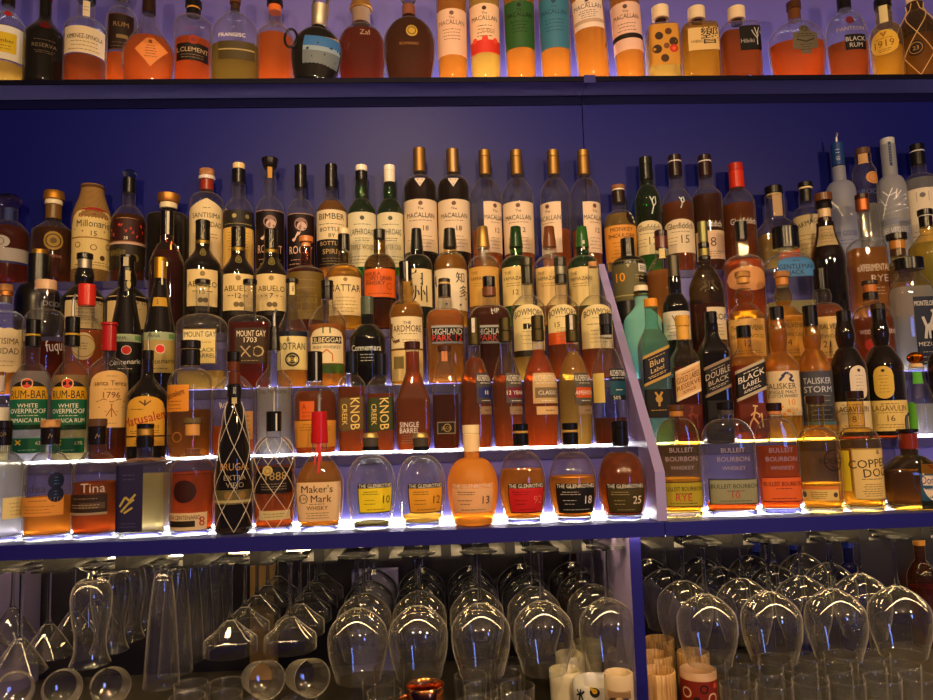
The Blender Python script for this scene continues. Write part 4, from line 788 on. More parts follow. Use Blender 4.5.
bottle('B', 610, 34, 314, 339, 348, 378, 12, 'm', 'c', 'dk', 418, 'nearly empty clear bottle with blue green label next to the divider panel', [('cap', '2c2a28', 12, 13), ('neck_foil', '141414', 10, 12.5), ('collar', 'a8a498', 3, 13)],
       [(370, 401, 1, 16, '16222a', 'r', [('t', 'AUCHENTOSHAN', 0, .14, 6, 'e8e4d8'), ('l', .26, .34, 1, 'd0ccc0', .8), ('b', .4, .84, '1c5060'), ('b', .66, .69, 'c8d0d0', -.4, .4), ('t', '50%', -.3, .92, 3.5, 'd0ccc0')]), (374, 403, -15, -4, 'f0d878', 'r', [], {'name': 'label'})], tb=.99)
def jw(x, w, tp, caps, gl, lq, fill, lab, y0, ln, sub, bord, base, ds, nk, sh, ink, man='d8a878'):
    cb = tp + sum(c[2] for c in caps)
    bottle('B', x, w, tp, cb, nk, sh, 13, 's', gl, lq, fill, ds, caps,
       [(y0, y0 + 30, -w / 2 + 1, w / 2 - .5, lab, 'r', [('b', 0, .1, bord), ('b', .9, 1, bord), ('l', .17, .22, 1, ink, .7), ('t', ln, 0, .36, 6, ink), ('t', sub, 0, .6, 4.6, ink), ('l', .74, .84, 2, ink, .7)], {'slope': .42}),
        (y0 + 38, y0 + 66, -w / 2 + 1, w / 2 - 1, base, 'r', [('p', [[(.1, .12), (.05, .3), (-.05, .5), (.2, .68), (.3, .88)], [(-.05, .5), (-.25, .68), (-.35, .88)], [(.05, .3), (.35, .4), (.3, .5)], [(.05, .3), (-.2, .42)], [(.45, .35), (.5, .85)], [(-.05, .08), (.25, .1)]], 1.5, man)] if man else [('o', 0, .35, 3.4, 'b8903c'), ('p', [[(0, .3), (-.25, .1)], [(0, .3), (.25, .1)], [(0, .3), (0, .6)]], 2, 'b8903c'), ('l', .7, .78, 1, 'b8903c', .6)], {'name': 'base_label'})], n=7, d=1.0)
jw(655, 39, 299, [('cork', 'e09028', 9, 13.5)], 't', 'd8ece0', 330, '14182c', 352, 'Blue', 'Label', 'c8a050', '16130f', 'pale blue green square bottle with slanting navy label and orange cork', 322, 348, 'c8a860', False)
jw(687, 34, 316, [('cork', 'd8a038', 11, 14), ('neck_foil', 'e0a848', 14, 12.5)], 'y', 'dr', 368, 'e8b878', 367, 'GOLD LABEL', 'RESERVE', 'f0d0a0', '5a1c10', 'square bottle with slanting cream gold label and gold corked neck', 343, 362, '6a3818', '7a3018')
jw(716, 32, 312, [('cap', '14130f', 13, 12)], 'k', 'bk', 345, '17130f', 363, 'DOUBLE', 'BLACK', '9a8468', '14110e', 'smoky black square bottle with slanting black label and tan stripe', 332, 356, 'b8a890', '1c1a16')
jw(748, 33, 326, [('cap', '14130f', 12, 14)], 'y', 'rd', 366, '14120f', 366, 'BLACK', 'LABEL', 'c8b898', '6a2412', 'square bottle with slanting black label above a red brown striding man', 345, 364, 'e8dcc8')
bottle('B', 783, 35, 307, 320, 352, 370, 13, 'm', 'y', 'go', 330, 'golden bottle with cream label printed with an orange island map', [('cap', '17130f', 13, 13.5)],
       [(372, 416, -17, 16, 'f4deb0', 'r', [('p', [[(.1, .12), (.3, .04), (.55, .12), (.4, .2)], [(.2, .1), (.0, .22)], [(.4, .2), (.6, .24)]], 2.2, '28345a'), ('t', 'TALISKER', 0, .34, 5.6, '2c2a3a'), ('t', 'SINGLE MALT', .1, .47, 3.2, '3a3a44'), ('t', 'SCOTCH WHISKY', .1, .56, 3.2, '3a3a44'), ('t', '10', .45, .7, 6, 'e88a28'), ('p', [[(-.8, .82), (-.5, .78), (-.2, .86), (0, .8), (.3, .9), (.7, .86)], [(-.6, .9), (-.3, .92), (.1, .97), (.5, .96)]], 3, 'e88a28')])], bulge=.28)
bottle('B', 818, 33, 306, 327, 350, 371, 14, 'm', 'y', 'go', 336, 'golden bottle with slate grey label and glossy black capsule', [('cap', '14120f', 21, 14)],
       [(372, 425, -16, 16, '4c4e58', 'r', [('t', 'TALISKER', .1, .18, 6, 'c8ccd4'), ('t', 'STORM', .1, .34, 6, 'c8ccd4'), ('l', .42, .95, 6, '9aa0ac', .5, .2), ('b', .94, 1, '5a8ab0')])], bulge=.22)
lag = lambda nr: [('l', .08, .14, 1, '6a5420', .5), ('t', 'LAGAVULIN', 0, .25, 5.5, '6a4a1c'), ('l', .36, .44, 1, '8a7434', .6), ('t', nr, 0, .58, 6, '6a4a1c'), ('l', .75, .92, 2, '8a7434', .6)]
bottle('B', 851, 38, 311, 323, 348, 372, 14, 'm', 'b', 'bk', 374, 'brown bottle with white oval label above a cream label numbered eight', [('cap', '16130f', 12, 13.5)],
       [(367, 400, 1, 15, 'f0e0c4', 'pill', [('o', 0, .14, 1.6, '3a3020'), ('l', .25, .85, 6, 'b0a080', .5)]), (402, 432, -16, 17, 'f2dca0', 'r', lag('8'))], bulge=.3)
bottle('B', 886, 39, 304, 321, 346, 368, 13, 'm', 'b', 'bk', 372, 'brown bottle with golden oval label above a cream label numbered sixteen', [('cap', '3a2c18', 6, 13), ('neck_foil', '16130f', 11, 13)],
       [(367, 399, -9, 8, 'e8c050', 'pill', [('o', 0, .14, 1.6, '3a3020'), ('l', .25, .85, 6, 'a88830', .5)]), (401, 431, -16, 19, 'f0d078', 'r', lag('16'))], bulge=.3)
bottle('B', 921, 32, 352, 368, 376, 402, 14, 's', 'c', 'cl', 404, 'small clear conical bottle with green stem inside and amber ball cap', [('stopper', 'g:e8a040', 12, 15), ('collar', 'e8c080', 4, 12)],
       [(372, 384, -6, 8, '58b838', 'r', [], {'name': 'neck_label'}), (402, 432, -10, -3, '6ac038', 'pill', [], {'name': 'label'})], tb=1, name=K_)
bottle('B', 945, 32, 330, 344, 352, 372, 12, 'r', 'b', 'ol', 360, 'brown bottle cut off by the frame edge next to the green stemmed one', [('cap', '1a1410', 14, 13)], [])

# ---- lowest step
bottle('A', 1, 46, 421, 446, 452, 470, 17, 'm', 'c', 'cl', 461, 'clear spirit bottle with black capsule at the open end of the lowest step', [('cap', '1a1714', 8, 17), ('neck_foil', '17130f', 17, 17)],
       [(497, 518, -18, -7, 'ecd890', 'r', []), (497, 518, 2, 21, 'f0dc98', 'r', [('l', .2, .9, 4, 'b09a50', .6)]), (428, 440, -5, 7, None, 'r', [('t', 'Cuba', 0, .5, 5, '8a7a60', .2)])], name=G_)
tin = lambda nm: [(432, 443, -7, 7, None, 'r', [('p', [[(-.6, .6), (-.1, .2), (.4, .5), (.8, .3)]], 1.2, '7a6a54')])]
bottle('A', 48, 48, 420, 445, 452, 473, 17, 'm', 'c', 'am', 497, 'amber bottle with pale cork topped black capsule and navy figure eight badge', [('cork', 'w:d8a060', 8, 18), ('neck_foil', '1a1512', 17, 17.5)],
       [(496, 514, -23, 13, 'e8a048', 'r', [('l', .05, .3, 1, '8a5a20', .5), ('l', .4, .9, 3, 'a06a28', .7)]), (472, 488, -1, 13, '141c3a', 'oval', [('l', .2, .8, 3, '3a6ab0', .3)], {'name': 'badge'}), (486, 501, -1, 13, '141c3a', 'oval', [('l', .2, .8, 3, '3a6ab0', .3)], {'name': 'badge'}), (480, 494, -22, -1, None, 'r', [('t', 'Aldea', 0, .5, 8, '3a3430')])] + tin(0), name=R_)
bottle('A', 96, 47, 419, 445, 452, 473, 17, 'm', 'c', 'rd', 482, 'red amber bottle with brown topped black capsule and dark brown label', [('cork', '5a4028', 8, 18), ('neck_foil', '1a1512', 18, 17.5)],
       [(493, 513, -24, 10, '33241c', 'r', [('l', .1, .3, 1, '9a8060', .6), ('b', .4, .7, '5a4634', -.2, .9), ('l', .45, .7, 2, 'b09878', .7), ('b', .88, 1, 'a89478')]), (481, 492, -18, 14, None, 'r', [('t', 'Tina', 0, .5, 9, 'c8b8a0')])] + tin(0), name=R_)
bottle('A', 144, 48, 424, 448, 458, 463, 15, 'm', 'c', 'pa', 474, 'square bottle of pale yellow spirit with tall navy label', [('cap', '17140f', 5, 16.5), ('cork', 'm:c89c48', 7, 16.5), ('neck_foil', '181512', 12, 16.5)],
       [(464, 529, -23, 4, '26224a', 'r', [('l', .12, .25, 2, '4a4878', .5), ('p', [[(-.6, .62), (-.2, .48), (.1, .54), (.5, .44)], [(-.5, .7), (0, .58), (.4, .52)], [(-.3, .72), (.3, .64)]], 2, 'a89448'), ('l', .85, .95, 2, '4a4878', .6)])], n=8, d=.9, name=R_)
bottle('A', 192, 45, 418, 450, 454, 470, 14, 'm', 'c', 'co', 472, 'copper bottle with dark round emblem and cream label numbered eight', [('cap', '6a5c3a', 6, 17), ('cork', 'd89a50', 12, 14)],
       [(479, 501, -17, 4, '3a1410', 'oval', [('r', 0, .5, 9, '2a0e0c', 1)]), (511, 528, -20, 14, 'e8cfa0', 'r', [('t', 'RON CENTENARIO', -.2, .25, 4, '3a2a1c'), ('b', .45, .8, '2a2016', -1, .4), ('t', '8', .72, .5, 9, 'b02c28')]), (471, 476, -18, 18, None, 'r', [('l', .1, .9, 1, '4a1810', .9)]), (438, 446, -4, 4, None, 'r', [('t', '8', 0, .5, 6, 'c84028')])], tb=.98, name=R_)
net1 = bottle('A', 234, 40, 372, 398, 403, 490, 13, 'm', 'k', 'bk', 408, 'black cone shaped bottle in a white wire net with black paper collar', [('cork', '5a2c14', 13, 11), ('neck_foil', '1a1a18', 13, 14)],
       [(398, 404, -6.5, 6.5, 'c8b88c', 'r', [], {'name': 'neck_label'}), (386, 396, -4, 5, None, 'r', [('q', 0, .5, 3.2, 'c8c0b0', 3.2), ('q', 0, .5, 2.4, '1a1a18', 2.4), ('p', [[(-.3, .8), (.3, .2)]], .9, 'c8c0b0')]), (460, 488, -14, 15, None, 'r', [('t', 'BRUGAL', 0, .22, 7, 'b08038'), ('t', 'EXTRA', 0, .6, 5, '9a8a70'), ('t', 'VIEJO', 0, .86, 5, '9a8a70')]), (489, 503, -18, 18, '6a6038', 'r', [('o', -.2, .4, 4, '8a6a34'), ('o', .3, .4, 4, '8a6a34'), ('b', .7, .9, 'b0a070')])], name=R_)
net2 = bottle('A', 274, 44, 387, 432, 437, 462, 15, 'r', 'c', 'rd', 466, 'clear netted bottle of dark rum with black pourer and steel spout', [('spout', 'm:b8b4a8', 25, 3.6), ('cap', '14140f', 20, 15)],
       [(466, 492, -17, 17, '1c1613', 'arch', [('o', -.3, .15, 5, 'c8b060'), ('r', -.3, .15, 3, '8a6a28'), ('t', '1888', .1, .35, 8, 'a88a50'), ('l', .6, .9, 3, '8a7a68', .7)]), (509, 518, -14, 15, 'd8c890', 'r', [('l', .2, .8, 2, '8a7434', .8)]), (414, 431, 4, 8, 'e8e4dc', 'r', [], {'name': 'paper_tag'})], name=R_)
bottle('A', 319, 49, 390, 444, 456, 484, 15, 'm', 'c', 'am', 462, 'square shouldered bottle with dripping red wax neck and torn cream label', [('spout', 'm:a8a49c', 22, 3.6), ('wax_seal', 'b81c1c', 32, 17, .9)],
       [(481, 519, -23, 22, 'f2cf9c', 'r', [('t', "Maker's", 0, .17, 7, '1c1612'), ('t', 'Mark', .18, .42, 7, '1c1612'), ('r', -.6, .42, 4.4, '3a2c20', .7), ('t', 'S IV', -.6, .42, 3, '3a2c20'), ('l', .54, .58, 1, '6a5a40', .5), ('t', 'WHISKY', 0, .66, 4, '1c1612'), ('l', .76, .95, 3, '8a7450', .6)]), (443, 474, -9, 9, None, 'r', [('p', [[(-.55, 0), (-.6, .7)], [(-.2, 0), (-.22, .45)], [(.15, 0), (.15, .95)], [(.5, 0), (.55, .6)], [(.35, 0), (.35, .4)]], 3.2, 'b81c1c')], {'name': 'wax_drips'})], n=4, d=.9, tb=.86)
def glen(x, w, tp, cb, lq, fill, lab, nr, ds, caps, ink, hdr='1a1814', opq=None, lx=(-13, 20), sub='r', h=29, nri=None):
    bottle('A', x, w, tp, cb, cb + 6, 486, 15, 'r', 'c', lq, fill, ds, caps,
       [(482, 482 + h, lx[0], lx[1], lab, 'r', [('b', 0, .16, hdr), ('t', 'THE GLENROTHES', 0, .08, 3.6, 'f0e8d0'), ('l', .24, .4, 2, ink, .5, -.3), ('t', nr, .58, .55, 7.5, nri or ink), ('l', .5, .75, 2, ink, .35, -.35), ('l', .82, .94, 1, ink, .7), ('f', hdr)])], tb=.79, opaque=opq)
gcap = [('cap', 'm:c8b070', 5, 16, .85), ('pourer', '4a4436', 9, 15), ('collar', '16140f', 4, 17)]
glen(372, 49, 433, 450, 'pa', 524, 'f0d020', '10', 'round clear bottle with lemon yellow label and clear topped pourer', gcap, '3a3410')
glen(422, 49, 433, 450, 'go', 515, 'f0a830', '12', 'round clear bottle with orange yellow label and a little gold spirit', gcap, '3a2810')
glen(473, 51, 425, 452, None, None, 'f2c48c', '13', 'round frosted peach bottle with cream cap on the lowest step', [('cap', 'f4dca8', 9, 17.5), ('neck_foil', 'f4d49a', 18, 17)], '4a3420', 'e89c58', opq='f:f8b450', lx=(-20, 20))
kcap = [('cap', '15130f', 7, 16), ('collar', 'c8a050', 2.5, 15), ('neck_foil', '15130f', 12, 16)]
glen(523, 47, 424, 446, 'am', 469, 'd8282a', '92', 'round amber bottle with red label and gold banded black cap', kcap, '7a1414', lx=(-14, 20), nri='e86a5a')
glen(573, 48, 423, 446, 'am', 476, '1a1816', '18', 'round amber bottle with black label numbered eighteen', kcap, 'b8b0a0', lx=(-16, 21), nri='f0ece0')
glen(623, 49, 421, 446, 'rd', 453, '4c4220', '25', 'round dark mahogany bottle with olive label beside the slanted divider', [('cap', '15130f', 7, 17), ('neck_foil', '15130f', 18, 16.5)], 'a89868', lx=(-15, 20), nri='f0e8c8')
emb = lambda w: (447, 470, -w, w, None, 'r', [('t', 'BULLEIT', 0, .12, 4.6, '9c8c98'), ('t', 'BOURBON', 0, .5, 4.6, '9c8c98'), ('t', 'WHISKEY', 0, .88, 3.8, '9c8c98')], {'name': 'embossing'})
def bul(x, w, tp, lab, ink, nr, lq, fill, ds, caps, y0, gl='c'):
    cb = tp + sum(c[2] for c in caps)
    bottle('A', x, w, tp, cb, 419, 442, 15, 'r', gl, lq, fill, ds, caps,
       [emb(w * .36), (y0, y0 + 25, -w * .46, w * .47, lab, 'r', [('f', ink), ('t', 'BULLEIT BOURBON', 0, .28, 4.2, ink), ('l', .44, .5, 1, ink, .5), ('t', nr, .0, .62, 7, 'b83c28'), ('l', .8, .92, 1, ink, .8)])], n=3, d=.62, tb=.99)
bul(678, 48, 405, 'b8a828', '3a3c14', 'RYE', 'go', 478, 'flat flask with yellow green label and embossed lettering near the divider', [('cap', '5a3c20', 6, 16), ('cork', 'b87c34', 6, 14)], 481, 'y')  # clear glass tinted yellow in place of the golden light it refracts
bul(731, 52, 402, '9a9870', '3a3c2c', '10', 'or', 503, 'flat nearly clear flask with grey green label numbered ten', [('cap', '17140f', 8, 17), ('collar', '4a4038', 5, 15)], 478)
bul(779, 44, 403, 'e86a2c', '6a2410', '', 'co', 446, 'flat copper flask with bright orange label and embossed lettering', [('cap', '2a1a12', 8, 15), ('cork', 'c88048', 4, 13)], 476)
bottle('A', 820, 43, 396, 404, 428, 446, 15, 'r', 'y', 'go', 483, 'round shouldered bottle with circular printed badge and small cream label', [('cap', '3a2414', 8, 18)],  # yellow tint paints golden refraction into the clear glass
       [(449, 471, -1, 20, None, 'r', [('r', 0, .5, 10.5, '1c1a14', 1.1), ('t', 'ROE&CO', 0, .5, 5.5, '1c1a14'), ('l', .1, .25, 1, '1c1a14', .5), ('p', [[(-.2, .75), (.1, .85), (-.1, .95)]], 1, '1c1a14')]), (485, 499, -18, 15, 'f0cf78', 'r', [('b', 0, .22, 'e88838'), ('o', -.75, .6, 3, '4a4434'), ('l', .35, .9, 4, '8a7434', .45), ('o', .8, .6, 2.4, '4a4434')])], tb=.97)
bottle('A', 862, 43, 391, 399, 427, 446, 15, 'r', 'y', 'go', 449, 'tall round shouldered bottle with large cream label and yellow glow painted on its side', [('cap', '2c1c10', 8, 17)],
       [(448, 498, -7, 21, 'f0d284', 'r', [('p', [[(.35, .03), (.3, .1), (.45, .1), (.38, .03)]], .8, '4a3a1c'), ('t', 'COPPER', -.05, .29, 8, '3c3018', .06), ('t', 'DOG', .2, .47, 8, '3c3018', .06), ('l', .58, .62, 1, '6a5424', .8), ('l', .68, .95, 6, '8a7434', .6), ('f', 'b89c50')]), (450, 490, -20, -9, 'f4e038', 'r', [], {'name': 'label'})], tb=.97)  # narrow yellow patch and glass tint are painted glow, no paper label
bottle('A', 912, 60, 413, 449, 455, 474, 16, 'm', 'o', 'ol', 470, 'wide olive brown flask with rust red cap, spout and oval cream blue label', [('spout', 'm:6a7078', 16, 3), ('cap', '1c1410', 4, 20), ('neck_foil', '7a2c18', 16, 17)],
       [(452, 508, 0, 27, '2a5a78', 'arch', []), (458, 500, 1, 28, 'f2dcc0', 'oval', [('t', 'DonJulio', -.1, .5, 8, '3a3470'), ('y', 0, .22, 3, 'd88050'), ('b', .62, .7, 'b04a5a', -.2, .5), ('r', 0, .5, 21, '2a3a60', .6)])], n=3, d=.6, tb=.97, name='tequila_bottle')

flush()
# ---- wire nets over three bottles, a ring handle on the jug
def net(b, col, n, z0, z1, turns, r, name='wire_net'):
    vs, fs = [], []
    for sgn in (1, -1):
        for k in range(n):
            pts = []
            for i in range(37):
                t = i / 36.0; z = z0 + (z1 - z0) * t
                a = 2 * PI * (k / n + sgn * turns * t); rr = b.rat(z) + 0.0017
                pts.append((rr * math.sin(a), -rr * math.cos(a), z))
            v, f = tube_vf(pts, r, 5); o = len(vs)
            vs += v; fs += [tuple(o + i for i in q) for q in f]
    mesh_obj(name, vs, fs, capmat(col), b.root)
net(net1, 'c8bfae', 5, 0.004, net1.zof(402), .62, .0007)
net(net2, 'd8c8a8', 5, 0.004, net2.zof(438), .5, .0007)
net(nb, 'e8c078', 4, 0.01, nb.zof(6), .45, .0012, 'cord_net')
pts = [(-jug.R * .98 + .018 * math.cos(a) * .9, -jug.R * .45, jug.zof(48) + .026 * math.sin(a)) for a in [2 * PI * i / 24 for i in range(24)]]
v, f = tube_vf(pts, .0036, 8, True); mesh_obj('ring_handle', v, f, solid('15100f', .25), jug.root)
ztj = jug.zof(10)
pts = [(.018 * math.cos(a), 0, ztj + .022 + .028 * math.sin(a)) for a in [2 * PI * i / 24 for i in range(24)]]
v, f = tube_vf(pts, .005, 8, True); mesh_obj('loop_handle', v, f, solid('b8a890', .28, 1.0), jug.root)
# a cloth tie round the raffia bottle's neck
v, f = lathe([(raff.zof(190), raff.rat(raff.zof(190)) + .0006), (raff.zof(188.6), raff.rat(raff.zof(188.6)) + .003), (raff.zof(187), raff.rat(raff.zof(187)) + .0006)], 24, closed=False)
mesh_obj('cloth_tie', v, f, solid('5a3a20', .8), raff.root)
for ch in raff.root.children:
    if ch.name.startswith('glass_body'):
        ch.name = 'raffia_sleeve'; ch.data.materials[0] = textured('a47c40', '644820', 90, .85, 'wave')
for b in COUNT:                                      # thick clear feet of the bottles on the lowest step
    if abs(b.root.location.z - ZB['A']) < .01 and b not in (net1,):
        q = [(0.0006, b.rat(0) * .9), (0.002, b.rat(.002) * .95), (.009, b.rat(.009) * .955), (.0105, b.rat(.0105) * .90)]
        v, f = lathe(q, 36, b.n, b.d, b.R * .955, .01); mesh_obj('thick_foot', v, f, clear_glass(), b.root)
# ------------------------------------------------------------------ the back bar itself
PAINT = textured('6864b8', '6c68ba', 3, .42)
for l in list(PAINT.node_tree.links):
    if l.to_socket.name == 'Normal': PAINT.node_tree.links.remove(l)
RISER = solid('5652a0', .45)
LILAC = solid('9a8ec0', .45)
TREAD = solid('34306a', .5)
WALLP = solid('0d136a', .42, 0.0, .2)
EDGE = solid('1c1a72', .4)  # darker copy of the lilac paint, shade put into the colour
DARK = solid('2a2238', .6)
XD = at_y(655.5, 490, 1.42).x
XL, XR = -1.5, 1.9
LED = [lamp('f6f0fa', q) for q in LED_S]
BACKLED = [lamp('f8f0f0', q) for q in LED_B]
def steps(x0, x1, label):
    r = empty('stepped_display', ((x0 + x1) / 2, YF[0], ZT[0] - .022))
    tag(r, label, 'display shelf', 'stepped back bar displays')
    ox, oy, oz = r.location
    for i in range(5):
        yb = YF[i + 1] if i < 4 else YW
        z = ZT[i]
        td = box('tread', (x0 - ox, x1 - ox, YF[i] - oy, yb - oy + .02, z - .02 - oz, z - oz - .0004), TREAD, r)
        box('light_panel', (x0 + .002 - ox, x1 - .002 - ox, YF[i] + (.048 if i == 0 else .055) - oy, yb - (.024 if i == 0 else .008) - oy, z - .003 - oz, z - oz), LED[i], td)
        yr = YF[i + 1] + .0035 if i < 4 else YW - .0003
        box('light_strip', (x0 + .002 - ox, x1 - .002 - ox, yr - .004 - oy, yr - oy, z - oz + .0002, z - oz + (.0085 if i == 0 else .0045)), BACKLED[i], td)
        if i:
            box('riser', (x0 - ox, x1 - ox, YF[i] + .004 - oy, YF[i] + .014 - oy, ZT[i - 1] - oz + .0004, z - .02 - oz), RISER, r)
    return r
steps(XL, XD - .0005, 'lit violet five step bottle display with the round whisky bottles on its lowest step')
steps(XD + .0205, XR, 'lit violet five step bottle display holding the slanting label square bottles')
# slanted divider between the two displays
zk = at_y(660, 472, 1.42).z
Yt = 1.82; zt_ = at_y(608, 264, Yt).z
poly = [(1.418, ZT[0] + .0005), (1.418, zk), (Yt, zt_), (1.838, zt_), (1.838, ZT[0] + .0005)]
vs = [(XD, y, z) for y, z in poly] + [(XD + .02, y, z) for y, z in poly]
m = len(poly)
fs = [tuple(reversed(range(m)))[::-1], tuple(range(m, 2 * m))] + [(i, (i + 1) % m, m + (i + 1) % m, m + i) for i in range(m)]
fs[0] = tuple(range(m)); fs[1] = tuple(reversed(range(m, 2 * m)))
fs = [tuple(reversed(f)) for f in fs]
dv = mesh_obj('divider_panel', vs, fs, LILAC, smooth=False)
tag(dv, 'lilac divider panel with slanted front edge between the two stepped displays', 'panel')
# lowest shelf board
xs = at_y(663, 525, 1.42).x
r = empty('bar_shelf', (0, 1.415, ZT[0] - .04))
tag(r, 'long blue violet shelf board carrying the lit bottles above the hanging glasses', 'shelf')
o = r.location
for a, b_ in ((XL, xs - .0008), (xs + .0008, XR)):
    sb = box('shelf_board', (a - o.x, b_ - o.x, 0, 2.04 - o.y, ZT[0] - .0275 - o.z, ZT[0] - .0205 - o.z), EDGE, r)
    box('front_edge', (a - o.x, b_ - o.x, -.006, 0, ZT[0] - .028 - o.z, ZT[0] - .0005 - o.z), EDGE, sb)
# the high shelf
XS = at_y(588, 79, 1.86).x
r = empty('high_shelf', (0, 1.86, ZTOP - .014))
tag(r, 'thin violet shelf high on the wall carrying decanters and tall bottles', 'shelf')
o = r.location
for a, b_ in ((XL, XS - .0012), (XS + .0012, XR)):
    sb = box('shelf_board', (a - o.x, b_ - o.x, .003, 2.05 - o.y, 0, .0136), LILAC, r)
    box('front_edge', (a - o.x, b_ - o.x, 0, .003, 0, .014), solid('08071c', .6, 0.0, .1), sb)
    box('light_panel', (a + .004 - o.x, b_ - .004 - o.x, 1.965 - o.y, 2.046 - o.y, .0136, .0146), lamp('f6f0fa', LED_TOP), sb)
    box('support_rail', (a - o.x, b_ - o.x, 1.945 - o.y, 1.965 - o.y, -.027, -.0002), solid('07073a', .6, 0.0, .1), r)
xa, xb2 = at_y(432, 60, 2.04).x, at_y(652, 60, 2.04).x
box('light_strip', (xa - o.x, xb2 - o.x, 2.020 - o.y, 2.045 - o.y, .0147, .0185), lamp('fff0e8', 55.0), r)
box('bracket', (XS - .012 - o.x, XS + .02 - o.x, -.004, .0, -.006, .016), EDGE, r)
# walls, floor, ceiling
def struct(name, b, mat):
    q = box(name, b, mat); q['kind'] = 'structure'; return q
struct('wall_back', (XL, XS - .001, YW, 2.05, ZT[4] - .021, ZTOP - .0145), WALLP)
struct('wall_back.001', (XS + .001, XR, YW - .003, 2.05, ZT[4] - .021, ZTOP - .0145), WALLP)
struct('wall_back.002', (-3.2, 3.2, 2.05, 2.12, ZT[0], 3.1), solid('5c54a0', .5))
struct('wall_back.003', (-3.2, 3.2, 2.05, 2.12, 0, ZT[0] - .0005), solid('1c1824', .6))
struct('floor', (-3.2, 3.2, -3.0, 2.12, -.05, 0), solid('3a302a', .5))
struct('ceiling', (-3.2, 3.2, -3.0, 2.12, 3.1, 3.15), solid('4a4454', .8))
# counter below
ZC = EYE.z - .640
r = empty('bar_counter', (0, 1.3, 0)); tag(r, 'dark bar counter under the hanging glasses crowded with tumblers and cups', 'counter')
box('counter_body', (XL, XR, .04, .74, 0, ZC - .03), DARK, r)
box('counter_top', (XL, XR, 0, .745, ZC - .03, ZC), solid('4c463c', .3), r)
# upright partitions below the shelf
def post(px, name_lab, w=.02, glow=False):
    X = at_y(px, 600, 1.44).x
    p = box('partition_panel', (X - w / 2, X + w / 2, 1.44, 2.04, ZC + .0005, ZT[0] - .028), LILAC)
    tag(p, name_lab, 'panel', 'partitions under the bar shelf')
    box('front_edge', (X - w / 2, X + w / 2, 1.437, 1.4398, ZC + .0005, ZT[0] - .028), EDGE, p); return X  # dark front sheet, its lack of light put into the colour
XP = post(637.5, 'violet upright partition standing between the glass rails behind the bamboo cups', .022)
XP2 = at_y(38, 620, 2.03).x
p = box('partition_panel', (XP2 - .02, XP2, 1.44, 2.04, ZC + .0005, ZT[0] - .028), LILAC)
tag(p, 'lilac lit upright partition beside the hanging martini glasses', 'panel', 'partitions under the bar shelf')

# ------------------------------------------------------------------ hanging glasses
GLASS = clear_glass('f7f8f6', 1.45)
THIN = shell('fcfdfb', 'd0ccc0', .9, .8, 'fff6e8', .010, .085, 6.0)
ZSH = ZT[0] - .0278                                  # underside of the shelf
ZFOOT = ZSH - .0262                                 # where the feet rest
RAIL = solid('0d0b09', .6)
def rails(pxs, label):
    xs_ = [at_y(p, 575, 1.482).x for p in pxs]
    r = empty('glass_rack', (sum(xs_) / len(xs_), 1.44, ZSH - .036)); tag(r, label, 'glass rack', 'glass hanging racks')
    o = r.location
    for x in xs_:
        v1, f1 = box_vf(x - .010 - o.x, x + .010 - o.x, .024, .57, .004, .0335)
        v2, f2 = box_vf(x - .034 - o.x, x + .034 - o.x, .026, .57, 0, .004)
        rl = mesh_obj('rail', v1, f1, RAIL, r, smooth=False); mesh_obj('flange', v2, f2, RAIL, rl, smooth=False)
rails((-14, 53, 124, 191, 257, 320.5, 384.5, 446.5, 510, 576.5), 'row of dark rails under the shelf holding cocktail, beer and balloon glasses')
rails((668, 737, 800, 862, 924, 988), 'row of dark rails on the far side of the violet partition holding wine glasses')
def wall_loop(outer, t, zin):
    """closed cross-section of a vessel: outer (z, r) rising to the rim, then back down inside"""
    inner = [(max(z, zin), max(.0008, r - t)) for z, r in reversed(outer) if z >= zin - .012]
    inner = [(z, r) for z, r in inner if z > zin + .001]
    rim_z, rim_r = outer[-1]
    return outer + [(rim_z + t * .35, rim_r - t * .5)] + inner + [(zin, inner[-1][1] * .6), (zin - .0003, .0008)]
def vessel(name, prof, mat, parent, seg=36):
    v, f = lathe(prof, seg, closed=False)
    n = len(prof)
    f.append(tuple(reversed(range(seg)))); f.append(tuple((n - 1) * seg + k for k in range(seg)))
    return mesh_obj(name, v, f, mat, parent, sharp=60)
def curve(pts, n=18):
    """smooth (Catmull-Rom) profile through a few (z, r) points"""
    out = []; P = [pts[0]] + list(pts) + [pts[-1]]
    seg = len(pts) - 1; per = max(2, n // seg)
    for i in range(seg):
        p0, p1, p2, p3 = P[i], P[i + 1], P[i + 2], P[i + 3]
        for j in range(per):
            t = j / per
            out.append(tuple(.5 * (2 * p1[k] + (p2[k] - p0[k]) * t + (2 * p0[k] - 5 * p1[k] + 4 * p2[k] - p3[k]) * t * t + (3 * p1[k] - p0[k] - 3 * p2[k] + p3[k]) * t ** 3) for k in (0, 1)))
    out.append(pts[-1]); return out
def stemglass(name, foot_r, stem_h, bowl, t=.0013):
    r = empty(name, (0, 0, 0))
    v, f = lathe([(0, foot_r - .0008), (.0007, foot_r), (.0015, foot_r - .0005), (.0026, foot_r * .6), (.0048, foot_r * .22), (.0075, .0062), (.0095, .0050)], 32); mesh_obj('foot', v, f, GLASS, r)
    v, f = lathe(curve([(.0097, .0049), (.02, .0040), (stem_h * .6, .0036), (stem_h - .016, .0040), (stem_h - .0004, .0058)], 12), 20); mesh_obj('stem', v, f, GLASS, r)
    z0 = stem_h
    outer = curve([(z0 + z, rr) for z, rr in bowl], 22)
    vessel('bowl', wall_loop(outer, t, z0 + .005), THIN, r)
    return r
def kit(r):
    return [r] + list(r.children)
def clone(r):
    c = r.copy(); COL.objects.link(c)
    for ch in r.children:
        d = ch.copy(); COL.objects.link(d); d.parent = c
    return c
